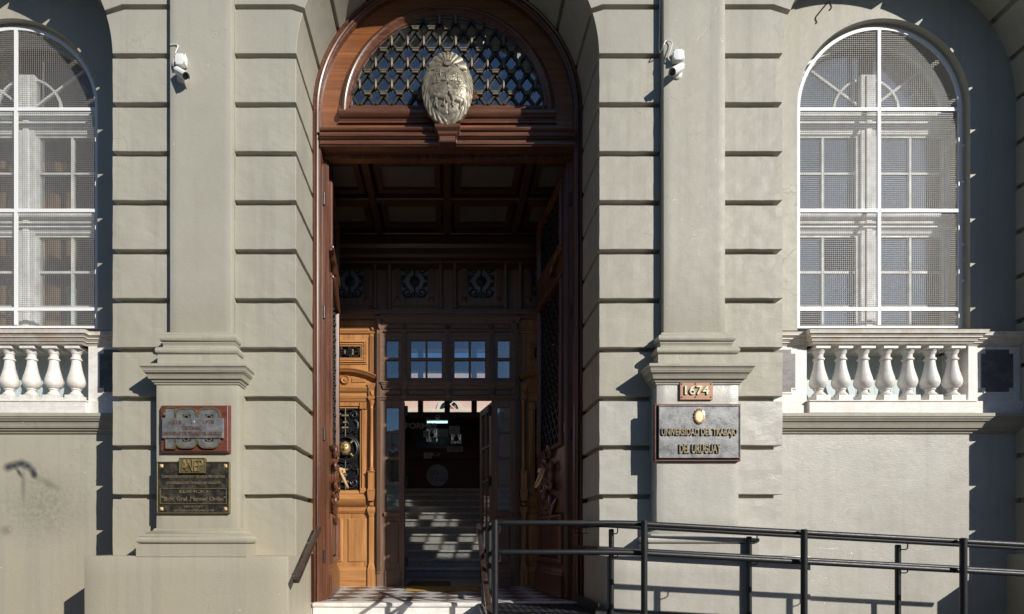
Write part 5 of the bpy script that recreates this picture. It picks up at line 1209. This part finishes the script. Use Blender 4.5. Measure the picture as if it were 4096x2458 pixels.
fr_ = thing('ramp_railing', 'black pipe railing along the open street side of the ramp', 'railing', (2.5, FY, .9))
for x in (.376, 1.556, 2.82, 4.08, 5.3): post('post', x, FY, rz(x, FZ) - .02, rz(x, 1.79), fr_)
iy = FY + .062
for zt in (1.765, 1.53):
    path = [(.40, iy + .05, zt), (.415, iy + .01, zt), (.45, iy, zt), (1.30, iy, zt), (1.40, iy, zt - .001), (1.50, iy, rz(1.5, zt)), (3.2, iy, rz(3.2, zt)), (6.2, iy, rz(6.2, zt))]
    ob('rail', M().tube(path, RR, 16), 'black', fr_, smooth=True)
    for x in (.376, 1.556, 2.82, 4.08, 5.3): hook((x, FY + .02, rz(x, zt) - .075), (x + .045, iy, rz(x, zt) - .02), fr_)
rr_ = thing('ramp_railing', 'black pipe railing along the wall side of the ramp', 'railing', (2.8, RY, .9))
for x in (1.546, 2.846, 4.25, 5.5): post('post', x, RY, rz(x, FZ) - .02, rz(x, 1.735), rr_)
oy = RY - .062
for zt in (1.765, 1.545):
    path = [(1.385, .55, zt), (1.385, .2, zt), (1.385, oy + .12, zt), (1.39, oy + .05, zt), (1.41, oy + .01, zt), (1.47, oy, zt - .002), (3.2, oy, rz(3.2, zt)), (6.2, oy, rz(6.2, zt))]
    ob('rail', M().tube(path, RR, 16), 'black', rr_, smooth=True)
    for x in (1.546, 2.846, 4.25, 5.5): hook((x + .0, RY - .02, rz(x, zt) - .075), (x + .04, oy, rz(x, zt) - .02), rr_)
    for y in (.0, .45): hook((1.515, y, zt - .07), (1.385, y, zt - .02), rr_)
sr_ = thing('landing_railing', 'black railing closing the side of the landing beside the steps', 'railing', (.376, -.3, .9))
for x, y, z1 in ((.380, -.49, 1.787), (.378, .28, 1.79)): post('post', x, y, FZ - .02, z1, sr_)
for zt in (1.0,): ob('rail', M().tube([(.355, -.98, zt - .02), (.35, -.30, zt + .02)], .020, 14), 'steel', sr_, smooth=True)
for zt in (1.765, 1.53): ob('rail', M().tube([(.44, iy + .0, zt), (.43, -.4, zt), (.425, .28, zt)], .020, 12), 'black', sr_, smooth=True)
hook((.378, -.98, .92), (.355, -.98, .97), sr_)
def handrail(x0, x1, y0, z0, y1, z1, label, sx, wall):
    t = thing('stair_handrail', label, 'handrail', ((x0 + x1) / 2, (y0 + y1) / 2, min(z0, z1)), 'handrails of the front steps')
    d = Vector((0, y1 - y0, z1 - z0)).normalized(); nrm = Vector((0, -d.z, d.y))
    vs = []
    for p in (Vector((0, y0, z0)), Vector((0, y1, z1))):
        for x in (x0, x1):
            for k in (-.022, .022): q = p + nrm * k; vs.append((x, q.y, q.z))
    ob('rail', M().add(vs, [(0, 1, 3, 2), (4, 6, 7, 5), (0, 4, 5, 1), (2, 3, 7, 6), (0, 2, 6, 4), (1, 5, 7, 3)]), 'hwood', t, smooth=True, bev=.006, seg=2)
    for f in (.2, .8):
        p = Vector((0, y0, z0)).lerp(Vector((0, y1, z1)), f); xc = (x0 + x1) / 2
        ob('bracket', M().tube([(xc, p.y, p.z - .02), (xc, p.y, p.z - .05), ((xc + wall) / 2, p.y, p.z - .065), (wall, p.y, p.z - .065)], .009, 8), 'steel', t)
        ob('rosette', M().lathe(p.y, p.z - .065, [(.028, wall), (.028, wall + (.006 if wall < xc else -.006))], 14, 'x'), 'steel', t)
MT['hwood'] = wood('dark_handrail', (.035, .022, .018), (.075, .045, .035), 'y', .3, .2, .5)
handrail(-1.455, -1.395, .60, 1.76, -.33, 1.235, 'dark flat handrail fixed to the sunlit door reveal', 1, -1.513)
handrail(.315, .36, .50, 1.78, -1.10, 1.02, 'dark flat handrail along the side of the black landing railing', 1, .378)

bwire = ob('bent_wire', M().tube(smooth([(px(3312, .5), .56, pz(24, .55)), (px(3304, .5), .47, pz(32, .5)), (px(3298, .5), .45, pz(46, .5)), (px(3303, .5), .45, pz(62, .5)), (px(3296, .5), .46, pz(70, .5))]), .008, 7), 'iron'); tag(bwire, 'bent dark wire sticking out of the wall above the bright window', 'wire')
